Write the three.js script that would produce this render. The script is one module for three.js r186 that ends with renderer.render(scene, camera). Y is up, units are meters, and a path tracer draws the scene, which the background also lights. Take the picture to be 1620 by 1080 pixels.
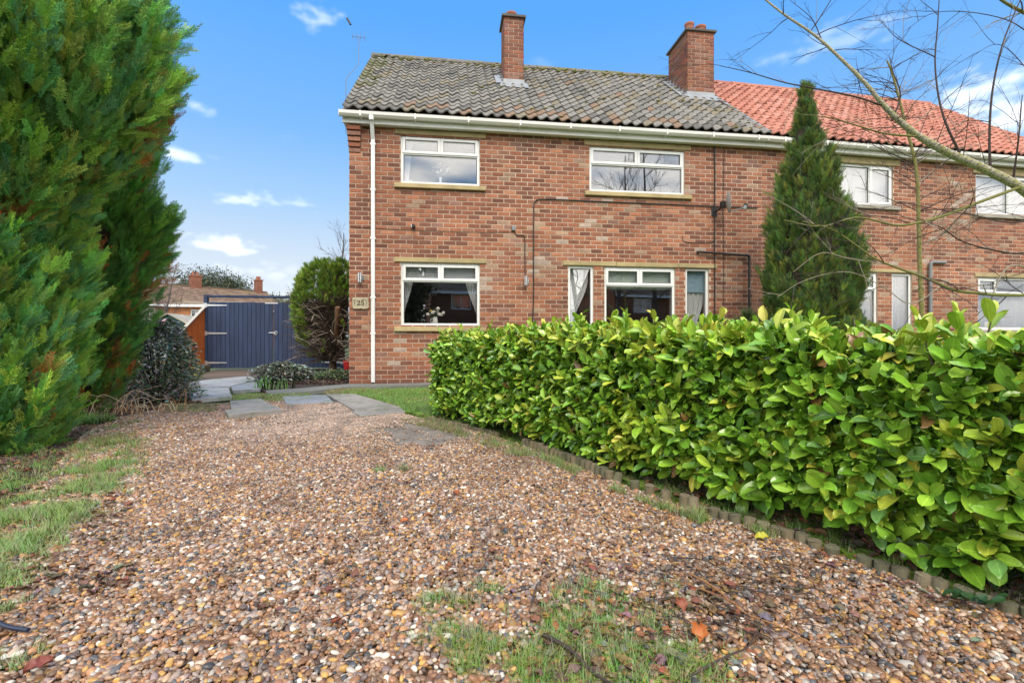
import * as THREE from 'three';
import { mergeGeometries, mergeVertices } from 'three/addons/utils/BufferGeometryUtils.js';
import { RoundedBoxGeometry } from 'three/addons/geometries/RoundedBoxGeometry.js';
import { ImprovedNoise } from 'three/addons/math/ImprovedNoise.js';
import { FontLoader } from 'three/addons/loaders/FontLoader.js';
import { TextGeometry } from 'three/addons/geometries/TextGeometry.js';

// ---------------------------------------------------------------- camera, sky, sun, exposure
const EYE = 0.77, FOC = 750;                       // eye height (m), focal length in pixels of the 1620 x 1080 photograph
const scene = new THREE.Scene();
const camera = new THREE.PerspectiveCamera(2 * Math.atan(540 / FOC) * 180 / Math.PI, 1.5, 0.05, 900);
camera.position.set(0, EYE, 0);
camera.lookAt(0, EYE, -10);
const renderer = new THREE.WebGLRenderer({ antialias: true });
renderer.toneMapping = THREE.LinearToneMapping;
renderer.toneMappingExposure = 2.35;
renderer.shadowMap.enabled = true;

const mul = (s) => () => { s |= 0; s = s + 0x6D2B79F5 | 0; let t = Math.imul(s ^ s >>> 15, 1 | s); t = t + Math.imul(t ^ t >>> 7, 61 | t) ^ t; return ((t ^ t >>> 14) >>> 0) / 4294967296; };
const noise = new ImprovedNoise();
const N3 = (x, y, z) => noise.noise(x, y, z);
const fbm = (x, y, z, o = 4) => { let a = 0.5, s = 0; for (let i = 0; i < o; i++) { s += a * N3(x, y, z); x = x * 2.03 + 7.1; y = y * 2.03 + 3.7; z = z * 2.03 + 1.3; a *= 0.5; } return s; };
const lerp = (a, b, t) => a + (b - a) * t, clamp = (x, a = 0, b = 1) => Math.min(b, Math.max(a, x));
const sstep = (a, b, x) => { const t = clamp((x - a) / (b - a)); return t * t * (3 - 2 * t); };

{ // blue winter sky with drifting cloud; a few small clouds stand where the photograph shows them
  const w = 2048, h = 1024, d = new Float32Array(w * h * 4);
  const stops = [[-1, [0.29, 0.31, 0.33]], [0, [0.375, 0.41, 0.445]], [0.08, [0.35, 0.385, 0.42]], [0.158, [0.29, 0.345, 0.41]], [0.263, [0.178, 0.285, 0.425]], [0.38, [0.098, 0.225, 0.435]], [0.56, [0.050, 0.181, 0.437]], [1, [0.046, 0.165, 0.42]]];
  const dirOf = (px, py) => { const v = new THREE.Vector3((px - 810) / FOC, (540 - py) / FOC, -1).normalize(); return v; };
  const puffs = [[505, 25, 0.046, 0.018, 0.30], [290, 246, 0.040, 0.011, 0.40], [388, 313, 0.062, 0.012, 0.42], [358, 388, 0.058, 0.014, 0.5], [1575, 168, 0.10, 0.045, 0.55], [312, 172, 0.03, 0.012, 0.3], [1330, 60, 0.10, 0.02, 0.18], [470, 318, 0.04, 0.008, 0.2], [415, 430, 0.09, 0.02, 0.15]].map(([px, py, rx, ry, s]) => ({ v: dirOf(px, py), rx, ry, s }));
  for (let j = 0; j < h; j++) {
    const el = ((j + 0.5) / h - 0.5) * Math.PI, sy = Math.sin(el), cy = Math.cos(el);
    let k = 0; while (k < stops.length - 2 && sy > stops[k + 1][0]) k++;
    const t = clamp((sy - stops[k][0]) / (stops[k + 1][0] - stops[k][0])), A = stops[k][1], B = stops[k + 1][1];
    for (let i = 0; i < w; i++) {
      const az = ((i + 0.5) / w - 0.5) * 2 * Math.PI, x = Math.cos(az) * cy, z = Math.sin(az) * cy;
      let r = lerp(A[0], B[0], t), g = lerp(A[1], B[1], t), b = lerp(A[2], B[2], t);
      if (sy > 0) {
        const q = 1.6 / (sy + 0.22);
        const n = fbm(x * q + 3.3, 2.1, z * q * 1.3 + 8.8, 5);
        // the photograph's clear stretch lies ahead; its windows mirror a cloudier sky behind
        const open = sstep(-0.2, 0.8, -z);
        let c = sstep(-0.14, 0.22, n - open * 0.52 + 0.17) * sstep(0, 0.12, sy) * 0.95;
        for (const p of puffs) {
          const dot = x * p.v.x + sy * p.v.y + z * p.v.z;
          if (dot < 0.96) continue;
          const du = (Math.atan2(x, -z) - Math.atan2(p.v.x, -p.v.z)) / p.rx / 0.62, dv = (el - Math.asin(p.v.y)) / p.ry / 0.7;
          const m = 1 - (du * du + dv * dv) * 0.30 + fbm(x * 30, sy * 75, z * 30, 5) * 2.4;
          c = Math.max(c, sstep(0.1, 1.7, m) * p.s * 0.8);
        }
        r = lerp(r, 1.02, c); g = lerp(g, 0.99, c); b = lerp(b, 0.94, c);
      }
      const o = (j * w + i) * 4; d[o] = r; d[o + 1] = g; d[o + 2] = b; d[o + 3] = 1;
    }
  }
  const sky = new THREE.DataTexture(d, w, h, THREE.RGBAFormat, THREE.FloatType);
  sky.mapping = THREE.EquirectangularReflectionMapping; sky.magFilter = sky.minFilter = THREE.LinearFilter; sky.needsUpdate = true;
  scene.background = sky; scene.environment = sky;
}
const sun = new THREE.DirectionalLight(new THREE.Color().setRGB(1, 0.90, 0.76), 1.25);
sun.position.set(6, 38, 26); sun.target.position.set(0, 0, -6);
sun.castShadow = true; sun.shadow.radius = 60; sun.shadow.mapSize.set(2048, 2048);
Object.assign(sun.shadow.camera, { left: -25, right: 25, top: 25, bottom: -25, near: 1, far: 120 });
scene.add(sun, sun.target);

// ---------------------------------------------------------------- pixel of the photograph -> place
const gp = (px, py) => { const Z = FOC * EYE / (py - 540); return [(px - 810) * Z / FOC, -Z]; };         // point of the ground under that pixel
const at = (px, py, Z) => new THREE.Vector3((px - 810) * Z / FOC, EYE + (540 - py) * Z / FOC, -Z);      // point at that depth
const ANG = 7.5 * Math.PI / 180, P0 = new THREE.Vector3(-2.948, 0, -8.571);                              // near corner of the house, its front recedes to the right
const ANG2 = 9.7 * Math.PI / 180, P1 = new THREE.Vector3(P0.x + 8.1 * Math.cos(ANG), 0, P0.z - 8.1 * Math.sin(ANG));

// ---------------------------------------------------------------- things, parts and labels
const used = {};
const numbered = (n) => { if (!(n in used)) { used[n] = 0; return n; } used[n]++; return n + '_' + String(used[n]).padStart(3, '0'); };
function tag(o, label, category, group) { o.userData.label = label; o.userData.category = category; if (group) o.userData.group = group; return o; }
function thing(name, label, category, pos = [0, 0, 0], turn = 0, group) {
  const o = new THREE.Group(); o.name = numbered(name); o.position.set(...pos); o.rotation.y = turn; scene.add(o);
  return tag(o, label, category, group);
}
function part(name, geo, mat, parent, kind) {
  const m = new THREE.Mesh(geo, mat); m.name = name; m.castShadow = m.receiveShadow = true; parent.add(m);
  if (kind) m.userData.kind = kind;
  return m;
}
function solo(name, geo, mat, label, category, group) { const m = part(numbered(name), geo, mat, scene); return tag(m, label, category, group); }
function setting(name, geo, mat, parent = scene) { const m = part(numbered(name), geo, mat, parent); m.userData.kind = 'structure'; return m; }
function copies(name, geo, mat, list, parent, kind = 'stuff') {     // list: {m: Matrix4, c: Color}
  const im = new THREE.InstancedMesh(geo, mat, list.length); im.name = name; im.castShadow = im.receiveShadow = true;
  list.forEach((e, i) => { im.setMatrixAt(i, e.m); if (e.c) im.setColorAt(i, e.c); });
  parent.add(im); if (kind) im.userData.kind = kind;
  return im;
}

// ---------------------------------------------------------------- mesh builder
const V = (x, y, z) => new THREE.Vector3(x, y, z);
class MB {
  constructor() { this.p = []; this.n = []; this.u = []; this.c = []; this.i = []; this.col = null; this.m = null; this.uo = [0, 0]; this.k = 0; }
  vert(p, n, u, v) {
    if (this.m) { p = p.clone().applyMatrix4(this.m); n = n.clone().transformDirection(this.m); }
    this.p.push(p.x, p.y, p.z); this.n.push(n.x, n.y, n.z); this.u.push(u + this.uo[0], v + this.uo[1]);
    if (this.col) this.c.push(this.col[0], this.col[1], this.col[2]);
    return this.k++;
  }
  quad(a, b, c, d, uv) {
    const n = new THREE.Vector3().crossVectors(b.clone().sub(a), d.clone().sub(a)); if (n.lengthSq() < 1e-16) n.crossVectors(c.clone().sub(b), d.clone().sub(b)); n.normalize();
    const pu = (q) => { const ax = Math.abs(n.x), ay = Math.abs(n.y), az = Math.abs(n.z); return az >= ax && az >= ay ? [q.x, q.y] : ay >= ax ? [q.x, q.z] : [q.z, q.y]; };
    const k = [a, b, c, d].map((q, j) => { const w = uv ? uv[j] : pu(q); return this.vert(q, n, w[0], w[1]); });
    this.i.push(k[0], k[1], k[2], k[0], k[2], k[3]);
    return this;
  }
  box(x0, y0, z0, x1, y1, z1) {
    const q = (x, y, z) => V(x, y, z);
    this.quad(q(x0, y0, z1), q(x1, y0, z1), q(x1, y1, z1), q(x0, y1, z1)); this.quad(q(x1, y0, z0), q(x0, y0, z0), q(x0, y1, z0), q(x1, y1, z0));
    this.quad(q(x0, y0, z0), q(x0, y0, z1), q(x0, y1, z1), q(x0, y1, z0)); this.quad(q(x1, y0, z1), q(x1, y0, z0), q(x1, y1, z0), q(x1, y1, z1));
    this.quad(q(x0, y1, z1), q(x1, y1, z1), q(x1, y1, z0), q(x0, y1, z0)); this.quad(q(x0, y0, z0), q(x1, y0, z0), q(x1, y0, z1), q(x0, y0, z1));
    return this;
  }
  bevel(x0, y0, z0, x1, y1, z1, e = 0.004) {        // box with its front (+z) edges chamfered
    const f = z1 - e, q = V;
    const A = [q(x0 + e, y0 + e, z1), q(x1 - e, y0 + e, z1), q(x1 - e, y1 - e, z1), q(x0 + e, y1 - e, z1)], B = [q(x0, y0, f), q(x1, y0, f), q(x1, y1, f), q(x0, y1, f)], C = [q(x0, y0, z0), q(x1, y0, z0), q(x1, y1, z0), q(x0, y1, z0)];
    this.quad(...A);
    for (let i = 0; i < 4; i++) { const j = (i + 1) % 4; this.quad(B[i], B[j], A[j], A[i]); this.quad(C[i], C[j], B[j], B[i]); }
    this.quad(C[3], C[2], C[1], C[0]);
    return this;
  }
  tube(pts, rad, seg = 6, cap = true) {
    const L = pts.length; let up = V(0, 0, 1), len = 0; const rings = [];
    for (let i = 0; i < L; i++) {
      const t = pts[Math.min(i + 1, L - 1)].clone().sub(pts[Math.max(i - 1, 0)]).normalize();
      if (Math.abs(t.dot(up)) > 0.98) up = Math.abs(t.y) < 0.9 ? V(0, 1, 0) : V(1, 0, 0);
      const s = new THREE.Vector3().crossVectors(t, up).normalize(); up = new THREE.Vector3().crossVectors(s, t).normalize();
      if (i) len += pts[i].distanceTo(pts[i - 1]);
      const r = Array.isArray(rad) ? rad[i] : rad, ring = [];
      for (let k = 0; k <= seg; k++) {
        const a = k / seg * Math.PI * 2, n = s.clone().multiplyScalar(Math.cos(a)).addScaledVector(up, Math.sin(a));
        ring.push(this.vert(pts[i].clone().addScaledVector(n, r), n, k / seg, len));
      }
      rings.push(ring);
    }
    for (let i = 0; i < L - 1; i++) for (let k = 0; k < seg; k++) this.i.push(rings[i][k], rings[i + 1][k + 1], rings[i][k + 1], rings[i][k], rings[i + 1][k], rings[i + 1][k + 1]);
    if (cap) for (const e of [0, L - 1]) {
      const t = e ? pts[L - 1].clone().sub(pts[L - 2]).normalize() : pts[0].clone().sub(pts[1]).normalize(), c = this.vert(pts[e], t, 0.5, 0.5);
      const ring = []; for (let k = 0; k <= seg; k++) { const b = rings[e][k] * 3; const save = this.m; this.m = null; const nn = save ? t.clone().transformDirection(save) : t; ring.push(this.vert(V(this.p[b], this.p[b + 1], this.p[b + 2]), nn, 0.5, 0.5)); this.m = save; }
      for (let k = 0; k < seg; k++) e ? this.i.push(c, ring[k + 1], ring[k]) : this.i.push(c, ring[k], ring[k + 1]);
    }
    return this;
  }
  geo() {
    const g = new THREE.BufferGeometry();
    g.setAttribute('position', new THREE.Float32BufferAttribute(this.p, 3)); g.setAttribute('normal', new THREE.Float32BufferAttribute(this.n, 3)); g.setAttribute('uv', new THREE.Float32BufferAttribute(this.u, 2));
    if (this.c.length) g.setAttribute('color', new THREE.Float32BufferAttribute(this.c, 3));
    g.setIndex(this.i); return g;
  }
  build(name, mat, parent, kind) { return part(name, this.geo(), mat, parent, kind); }
}
const spline = (pts, n) => new THREE.CatmullRomCurve3(pts).getPoints(n);
const slab = (poly, y0, y1) => {                       // flat-topped prism over a ground outline [[x, z], ...]
  const s = new THREE.Shape(poly.map(([x, z]) => new THREE.Vector2(x, -z)));
  const g = new THREE.ExtrudeGeometry(s, { depth: y1 - y0, bevelEnabled: false }); g.rotateX(-Math.PI / 2); g.translate(0, y0, 0); return g;
};
const inPoly = (x, z, P) => { let c = false; for (let i = 0, j = P.length - 1; i < P.length; j = i++) if ((P[i][1] > z) !== (P[j][1] > z) && x < (P[j][0] - P[i][0]) * (z - P[i][1]) / (P[j][1] - P[i][1]) + P[i][0]) c = !c; return c; };

// ---------------------------------------------------------------- textures (linear grain, tileable) and materials
const hash2 = (x, y, s) => { let h = Math.imul(x, 374761393) + Math.imul(y, 668265263) + Math.imul(s, 1442695041) | 0; h = Math.imul(h ^ h >>> 13, 1274126177); return ((h ^ h >>> 16) >>> 0) / 4294967296; };
const pn = (x, y, P, s) => { const xi = Math.floor(x), yi = Math.floor(y), fx = x - xi, fy = y - yi, u = fx * fx * (3 - 2 * fx), v = fy * fy * (3 - 2 * fy), m = (a) => ((a % P) + P) % P; return lerp(lerp(hash2(m(xi), m(yi), s), hash2(m(xi + 1), m(yi), s), u), lerp(hash2(m(xi), m(yi + 1), s), hash2(m(xi + 1), m(yi + 1), s), u), v); };
const pf = (u, v, P, o, s) => { let a = 0.5, t = 0, w = 0; for (let i = 0; i < o; i++) { t += a * pn(u * P, v * P, P, s + i); w += a; P *= 2; a *= 0.55; } return t / w; };
function tex(size, fn, rep = 1) {
  const d = new Uint8Array(size * size * 4);
  for (let j = 0; j < size; j++) for (let i = 0; i < size; i++) { const c = fn(i / size, j / size), o = (j * size + i) * 4; const a = Array.isArray(c) ? c : [c, c, c]; for (let k = 0; k < 3; k++) d[o + k] = clamp(a[k]) * 255; d[o + 3] = 255; }
  const t = new THREE.DataTexture(d, size, size); t.wrapS = t.wrapT = THREE.RepeatWrapping; t.magFilter = t.minFilter = THREE.LinearFilter; t.repeat.set(rep, rep); t.needsUpdate = true; return t;
}
const rgb = (r, g, b) => new THREE.Color().setRGB(r, g, b);
const std = (c, rough = 0.85, o = {}) => new THREE.MeshStandardMaterial({ color: Array.isArray(c) ? rgb(...c) : c, roughness: rough, ...o });
const phys = (c, rough, o = {}) => new THREE.MeshPhysicalMaterial({ color: Array.isArray(c) ? rgb(...c) : c, roughness: rough, ...o });
const T = {
  brick: tex(512, (u, v) => { const a = pf(u, v, 8, 5, 3), b = pf(u, v, 64, 2, 9), s = pf(u, v, 40, 2, 21) > 0.73 ? 0.6 : 1; return (0.55 + 0.45 * a + 0.22 * (b - 0.5)) * s; }, 1.6),
  grain: tex(512, (u, v) => 0.62 + 0.38 * pf(u, v, 6, 6, 31) + 0.16 * (pf(u, v, 90, 2, 5) - 0.5), 1),
  stain: tex(512, (u, v) => { const a = pf(u, v, 4, 6, 77), b = pf(u, v, 16, 4, 12); return 0.45 + 0.5 * a + 0.25 * (b - 0.5); }, 0.5),
  wood: tex(512, (u, v) => { const w = pf(u * 1, v * 0.12, 32, 4, 55) * 0.7 + pf(u, v, 8, 4, 56) * 0.3; return 0.55 + 0.45 * w; }, 1),
  slate: tex(512, (u, v) => { const a = pf(u, v, 5, 6, 91), b = pf(u, v, 30, 3, 93), g = sstep(0.56, 0.7, pf(u, v, 7, 5, 95)); const k = 0.38 + 0.62 * a + 0.3 * (b - 0.5); return [k * (1 - 0.28 * g), k * (1 - 0.16 * g), k * (1 - 0.34 * g)]; }, 0.8),
  soil: tex(512, (u, v) => { const a = pf(u, v, 8, 6, 41), b = pf(u, v, 64, 3, 43); const k = 0.35 + 0.5 * a + 0.5 * (b - 0.5); return [k, k * 0.96, k * 0.92]; }, 1.2),
  lawn: tex(512, (u, v) => { const a = pf(u, v, 10, 6, 61), b = pf(u, v, 80, 2, 63); const k = 0.4 + 0.5 * a + 0.4 * (b - 0.5); return [k * (0.9 + 0.25 * pf(u, v, 5, 3, 8)), k, k * 0.7]; }, 0.8),
  leaf: tex(256, (u, v) => { // midrib and side veins of a laurel leaf: u along, v across
    const y = Math.abs(v - 0.5) * 2, rib = Math.exp(-Math.pow(y / 0.055, 2)), side = Math.pow(Math.max(0, Math.cos((u * 9 - y * 1.5) * Math.PI * 2)), 14) * 0.13 * (1 - y * 0.5), n = pf(u, v, 6, 4, 15);
    const k = 0.50 + 0.22 * n + side * 1.2; return [clamp(k + rib * 0.42), clamp(k + rib * 0.34), clamp(k + rib * 0.40)];
  }),
  bark: tex(256, (u, v) => 0.35 + 0.65 * pf(u, v * 0.2, 16, 5, 71), 1),
};
T.lichen = tex(512, (u, v) => { const a = pf(u, v, 9, 5, 101), b = pf(u, v, 22, 4, 103); const l = sstep(0.60, 0.72, a) * 0.6, m = sstep(0.62, 0.7, b); const k = 0.62 + 0.3 * pf(u, v, 30, 3, 105); return [k + 0.16 * l + 0.10 * m, k + 0.13 * l + 0.11 * m, k + 0.02 * l + 0.12 * m]; }, 1.1);
T.birch = tex(256, (u, v) => { const l = pf(u * 0.6, v * 3, 10, 3, 81), moss = sstep(0.55, 0.66, pf(u, v, 7, 5, 83)); const k = l > 0.60 ? 0.30 : 0.85 + 0.15 * pf(u, v, 20, 2, 3); return [lerp(k, 0.62, moss), lerp(k * 0.97, 0.66, moss), lerp(k * 0.88, 0.16, moss)]; }, 3);
T.boards = tex(512, (u, v) => { const w = pf(u, v * 0.1, 40, 3, 155), a = pf(u, v * 0.3, 5, 5, 157), b = pf(u, v, 70, 2, 159); return clamp(0.30 + 0.32 * w + 0.45 * a + 0.12 * (b - 0.5)); }, 0.8);
T.weather = tex(512, (u, v) => { const a = pf(u, v, 4, 6, 301), b = pf(u, v, 60, 2, 303); return clamp(0.42 + 0.62 * a + 0.2 * (b - 0.5)); }, 0.22);
const M = {
  mortar: std([0.64, 0.49, 0.38], 0.95, { map: T.weather, bumpMap: T.grain, bumpScale: 0.003 }),
  brickField: std([1, 1, 1], 0.9, { vertexColors: true, map: T.brick, bumpMap: T.brick, bumpScale: 0.003 }),
  stone: std([0.60, 0.48, 0.26], 0.92, { map: T.stain, bumpMap: T.grain, bumpScale: 0.002 }),
  upvc: phys([0.86, 0.87, 0.88], 0.34, { specularIntensity: 0.8, map: tex(256, (u, v) => 0.80 + 0.2 * pf(u, v, 5, 6, 211), 0.6) }),
  upvcAged: phys([0.82, 0.82, 0.79], 0.42, { map: tex(256, (u, v) => 0.86 + 0.14 * pf(u, v, 6, 5, 201), 0.7) }),
  gasket: std([0.03, 0.03, 0.032], 0.7),
  glass: phys([1, 1, 1], 0.0, { transmission: 1, thickness: 0, ior: 2.5 }),
  plaster: std([0.42, 0.41, 0.39], 0.95),
  innerFloor: std([0.16, 0.11, 0.07], 0.8),
  blackPlastic: std([0.02, 0.02, 0.022], 0.5),
  greyPlastic: std([0.20, 0.22, 0.24], 0.5),
  lead: std([0.45, 0.49, 0.53], 0.55, { metalness: 0.25, map: T.stain }),
  chrome: std([0.62, 0.63, 0.64], 0.25, { metalness: 1 }),
  zinc: std([0.60, 0.62, 0.66], 0.45, { metalness: 0.7 }),
  terracotta: std([0.42, 0.16, 0.10], 0.85, { map: T.stain }),
  deck: std([0.07, 0.06, 0.055], 0.95),
  soil: std([0.16, 0.115, 0.085], 0.95, { map: T.soil, bumpMap: T.soil, bumpScale: 0.02 }),
  bark: std([0.20, 0.13, 0.09], 0.95, { map: T.bark, bumpMap: T.bark, bumpScale: 0.012 }),
  birch: std([0.44, 0.42, 0.37], 0.9, { map: T.birch }),
  twig: std([0.075, 0.05, 0.045], 0.85),
};

// ---------------------------------------------------------------- the two houses
const BRICKS = [[0.385, 0.152, 0.084], [0.33, 0.125, 0.071], [0.285, 0.108, 0.064], [0.21, 0.085, 0.056], [0.45, 0.20, 0.115], [0.29, 0.150, 0.115], [0.40, 0.26, 0.18], [0.35, 0.165, 0.108], [0.46, 0.355, 0.30]];
const brickMats = BRICKS.map((c) => std(c.map((x) => x * 1.12), 0.9, { map: T.brick, bumpMap: T.brick, bumpScale: 0.003 }));
function brickShape(mb, x0, x1, y0, y1, z, r, e = 0.0045) {          // 18 triangles: chipped front, chamfer, sides
  const j = () => (r() - 0.5) * 0.004;
  const A = [V(x0 + e + j(), y0 + e + j(), z), V(x1 - e + j(), y0 + e + j(), z), V(x1 - e + j(), y1 - e + j(), z), V(x0 + e + j(), y1 - e + j(), z)];
  const B = [V(x0, y0, z - 0.004), V(x1, y0, z - 0.004), V(x1, y1, z - 0.004), V(x0, y1, z - 0.004)], C = B.map((q) => V(q.x, q.y, z - 0.016));
  mb.quad(...A);
  for (let i = 0; i < 4; i++) { const k = (i + 1) % 4; mb.quad(B[i], B[k], A[k], A[i]); mb.quad(C[i], C[k], B[k], B[i]); }
}
const brickGeos = [0, 1, 2, 3, 4].map((s) => { const r = mul(900 + s), mb = new MB(); mb.uo = [r() * 3, r() * 3]; brickShape(mb, -0.1060, 0.1060, -0.0348, 0.0348, 0, r); return mb.geo(); });
const COURSE = 0.0825, BL = 0.2255;
// lays stretcher bond over a wall face (x from 0 to W, y from 0 to H), openings left out
function layBricks(W, H, openings, seed, hue) {
  const r = mul(seed), out = [];
  for (let k = 0; k * COURSE < H - 0.05; k++) {
    const y0 = k * COURSE + 0.007, y1 = y0 + 0.0684, yc = (y0 + y1) / 2;
    let spans = [[0, W]];
    for (const [a, b, c, d] of openings) if (yc > c && yc < d) spans = spans.flatMap(([s, t]) => b <= s || a >= t ? [[s, t]] : [[s, a], [b, t]].filter(([p, q]) => q - p > 0.03));
    for (const [s, t] of spans) for (let i = -1; i < W / BL + 1; i++) {
      const b0 = i * BL + (k % 2 ? 0.1125 : 0) + 0.0075, b1 = b0 + 0.211;
      const x0 = Math.max(b0, s + (s > 0 ? 0.003 : 0)), x1 = Math.min(b1, t - 0.003);
      if (x1 - x0 < 0.035) continue;
      out.push({ x0, x1, y0, y1, k, full: x0 === b0 && x1 === b1, kind: hue(r, (x0 + x1) / 2, yc), z: (r() - 0.5) * 0.003, s: 0.82 + r() * 0.36 });
    }
  }
  return out;
}
function brickWall(parent, list, seed, singles) {                    // singles: how many of the largest-looking bricks become meshes of their own
  const r = mul(seed), eye = parent.parent.worldToLocal(new THREE.Vector3(0, EYE, 0));
  for (const b of list) b.d = Math.hypot((b.x0 + b.x1) / 2 - eye.x, (b.y0 + b.y1) / 2 - eye.y, eye.z) + (b.full ? 0 : 99) + (b.hidden ? 50 : 0);
  list.sort((a, b) => a.d - b.d);
  const mb = new MB();
  list.forEach((b, i) => {
    if (i < singles && b.full) { const m = part(i ? 'brick_' + String(i).padStart(3, '0') : 'brick', brickGeos[i % 5], brickMats[b.kind], parent); m.position.set((b.x0 + b.x1) / 2, (b.y0 + b.y1) / 2, b.z); m.rotation.z = (r() - 0.5) * 0.008; return; }
    const wx = 1 + 0.38 * fbm(b.x0 * 0.55 + seed, b.y0 * 0.8, 6, 4); mb.col = BRICKS[b.kind].map((c) => c * 1.12 * b.s * wx); mb.uo = [r() * 3, r() * 3];
    brickShape(mb, b.x0, b.x1, b.y0, b.y1, b.z, r);
  });
  mb.build('brickwork', M.brickField, parent, 'stuff');
}
const wallFace = (W, H, openings, z0, z1) => {
  const s = new THREE.Shape([[0, 0], [W, 0], [W, H], [0, H]].map((a) => new THREE.Vector2(...a)));
  for (const [a, b, c, d] of openings) s.holes.push(new THREE.Path([[a, c], [a, d], [b, d], [b, c]].map((q) => new THREE.Vector2(...q))));
  const g = new THREE.ExtrudeGeometry(s, { depth: z1 - z0, bevelEnabled: false }); g.translate(0, 0, z0); return g;
};
// white plastic window: cells = [x0, x1, y0, y1, opens?] inside the opening, as fractions
function makeWindow(house, x0, x1, y0, y1, cells, mat = M.upvc) {
  const w = x1 - x0, h = y1 - y0, zf = -0.035, fr = new MB(), e = 0.004;
  fr.bevel(0, 0, zf - 0.07, 0.048, h, zf, e).bevel(w - 0.048, 0, zf - 0.07, w, h, zf, e).bevel(0.048, 0, zf - 0.07, w - 0.048, 0.06, zf, e).bevel(0.048, h - 0.048, zf - 0.07, w - 0.048, h, zf, e);
  for (const [a, b, c, d, op, l = 0] of cells) {       // bars between the cells
    if (b < 0.999) fr.bevel(b * w - 0.02, c * h + (c > 0.01 ? 0.022 : 0.062), zf - 0.068, b * w + 0.02, d * h - (d < 0.99 ? 0.022 : 0.05), zf - 0.002, e);
    if (c > 0.001 && !l) fr.bevel(a > 0.001 ? a * w - 0.019 : 0.049, c * h - 0.02, zf - 0.068, b < 0.999 ? b * w + 0.019 : w - 0.049, c * h + 0.02, zf - 0.004, e);
  }
  const win = fr.build('window', mat, house); win.position.set(x0, y0, 0);
  for (const [a, b, c, d, opens] of cells) {
    let p = a > 0.001 ? a * w + 0.02 : 0.05, q = b < 0.999 ? b * w - 0.02 : w - 0.05, s = c > 0.001 ? c * h + 0.02 : 0.062, t = d < 0.999 ? d * h - 0.02 : h - 0.05, z = zf - 0.03;
    if (opens) {
      const m = new MB(), o = 0.018, k = 0.052, zz = zf + 0.014; p -= o; q += o; s -= o; t += o;
      m.bevel(p, s, zf, p + k, t, zz, 0.006).bevel(q - k, s, zf, q, t, zz, 0.006).bevel(p + k, s, zf, q - k, s + k, zz, 0.006).bevel(p + k, t - k, zf, q - k, t, zz, 0.006);
      m.build('casement', mat, win); p += k; q -= k; s += k; t -= k; z = zf - 0.012;
    }
    const g = new MB(), k = 0.007;
    g.box(p, s, z, p + k, t, z + 0.008).box(q - k, s, z, q, t, z + 0.008).box(p + k, s, z, q - k, s + k, z + 0.008).box(p + k, t - k, z, q - k, t, z + 0.008);
    g.build('gasket', M.gasket, win);
    const gl = new THREE.PlaneGeometry(q - p, t - s); gl.translate((p + q) / 2, (s + t) / 2, z + 0.002);
    part('pane', gl, M.glass, win); const gl2 = gl.clone(); gl2.translate(0, 0, -0.02); part('inner_pane', gl2, M.glass, win);
  }
  return win;
}
const sillGeo = (x0, x1, y0, y1, out) => { const mb = new MB(); mb.bevel(x0, y0, -0.09, x1, y1, out, 0.008); return mb.geo(); };
const TWO_TOP = (f) => [[0, 0.5, 1 - f, 1, true], [0.5, 1, 1 - f, 1, true, 0], [0, 1, 0, 1 - f, false]];

// clay pantile: x across, y off the roof, z down the slope; S-shaped section, thick lower edge
function pantile(w, len, rise, seed) {
  const mb = new MB(), n = 10, r = mul(seed), sk = (r() - 0.5) * 0.006, h = (u) => rise * Math.pow(0.5 + 0.5 * Math.cos((u - 0.86) * Math.PI * 2), 1.15);
  const P = (u, top, lip) => V(u * w * 1.06 + sk * (top ? 1 : -1), h(u) + (top ? 0 : 0.032) - (lip ? 0.024 : 0), top ? -len : 0);
  const nor = (u) => { const d = (h(u + 0.01) - h(u - 0.01)) / (0.02 * w); return V(-d, 1, 0.07).normalize(); };
  for (let i = 0; i < n; i++) {
    const a = i / n * 1.03, b = (i + 1) / n * 1.03;
    const k = [[a, false], [b, false], [b, true], [a, true]].map(([u, t]) => { const p = P(u, t); return mb.vert(p, nor(u), p.x, p.z); });
    mb.i.push(k[0], k[1], k[2], k[0], k[2], k[3]);
    mb.quad(P(a, false, true), P(b, false, true), P(b, false), P(a, false));
  }
  return mb;
}
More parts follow.
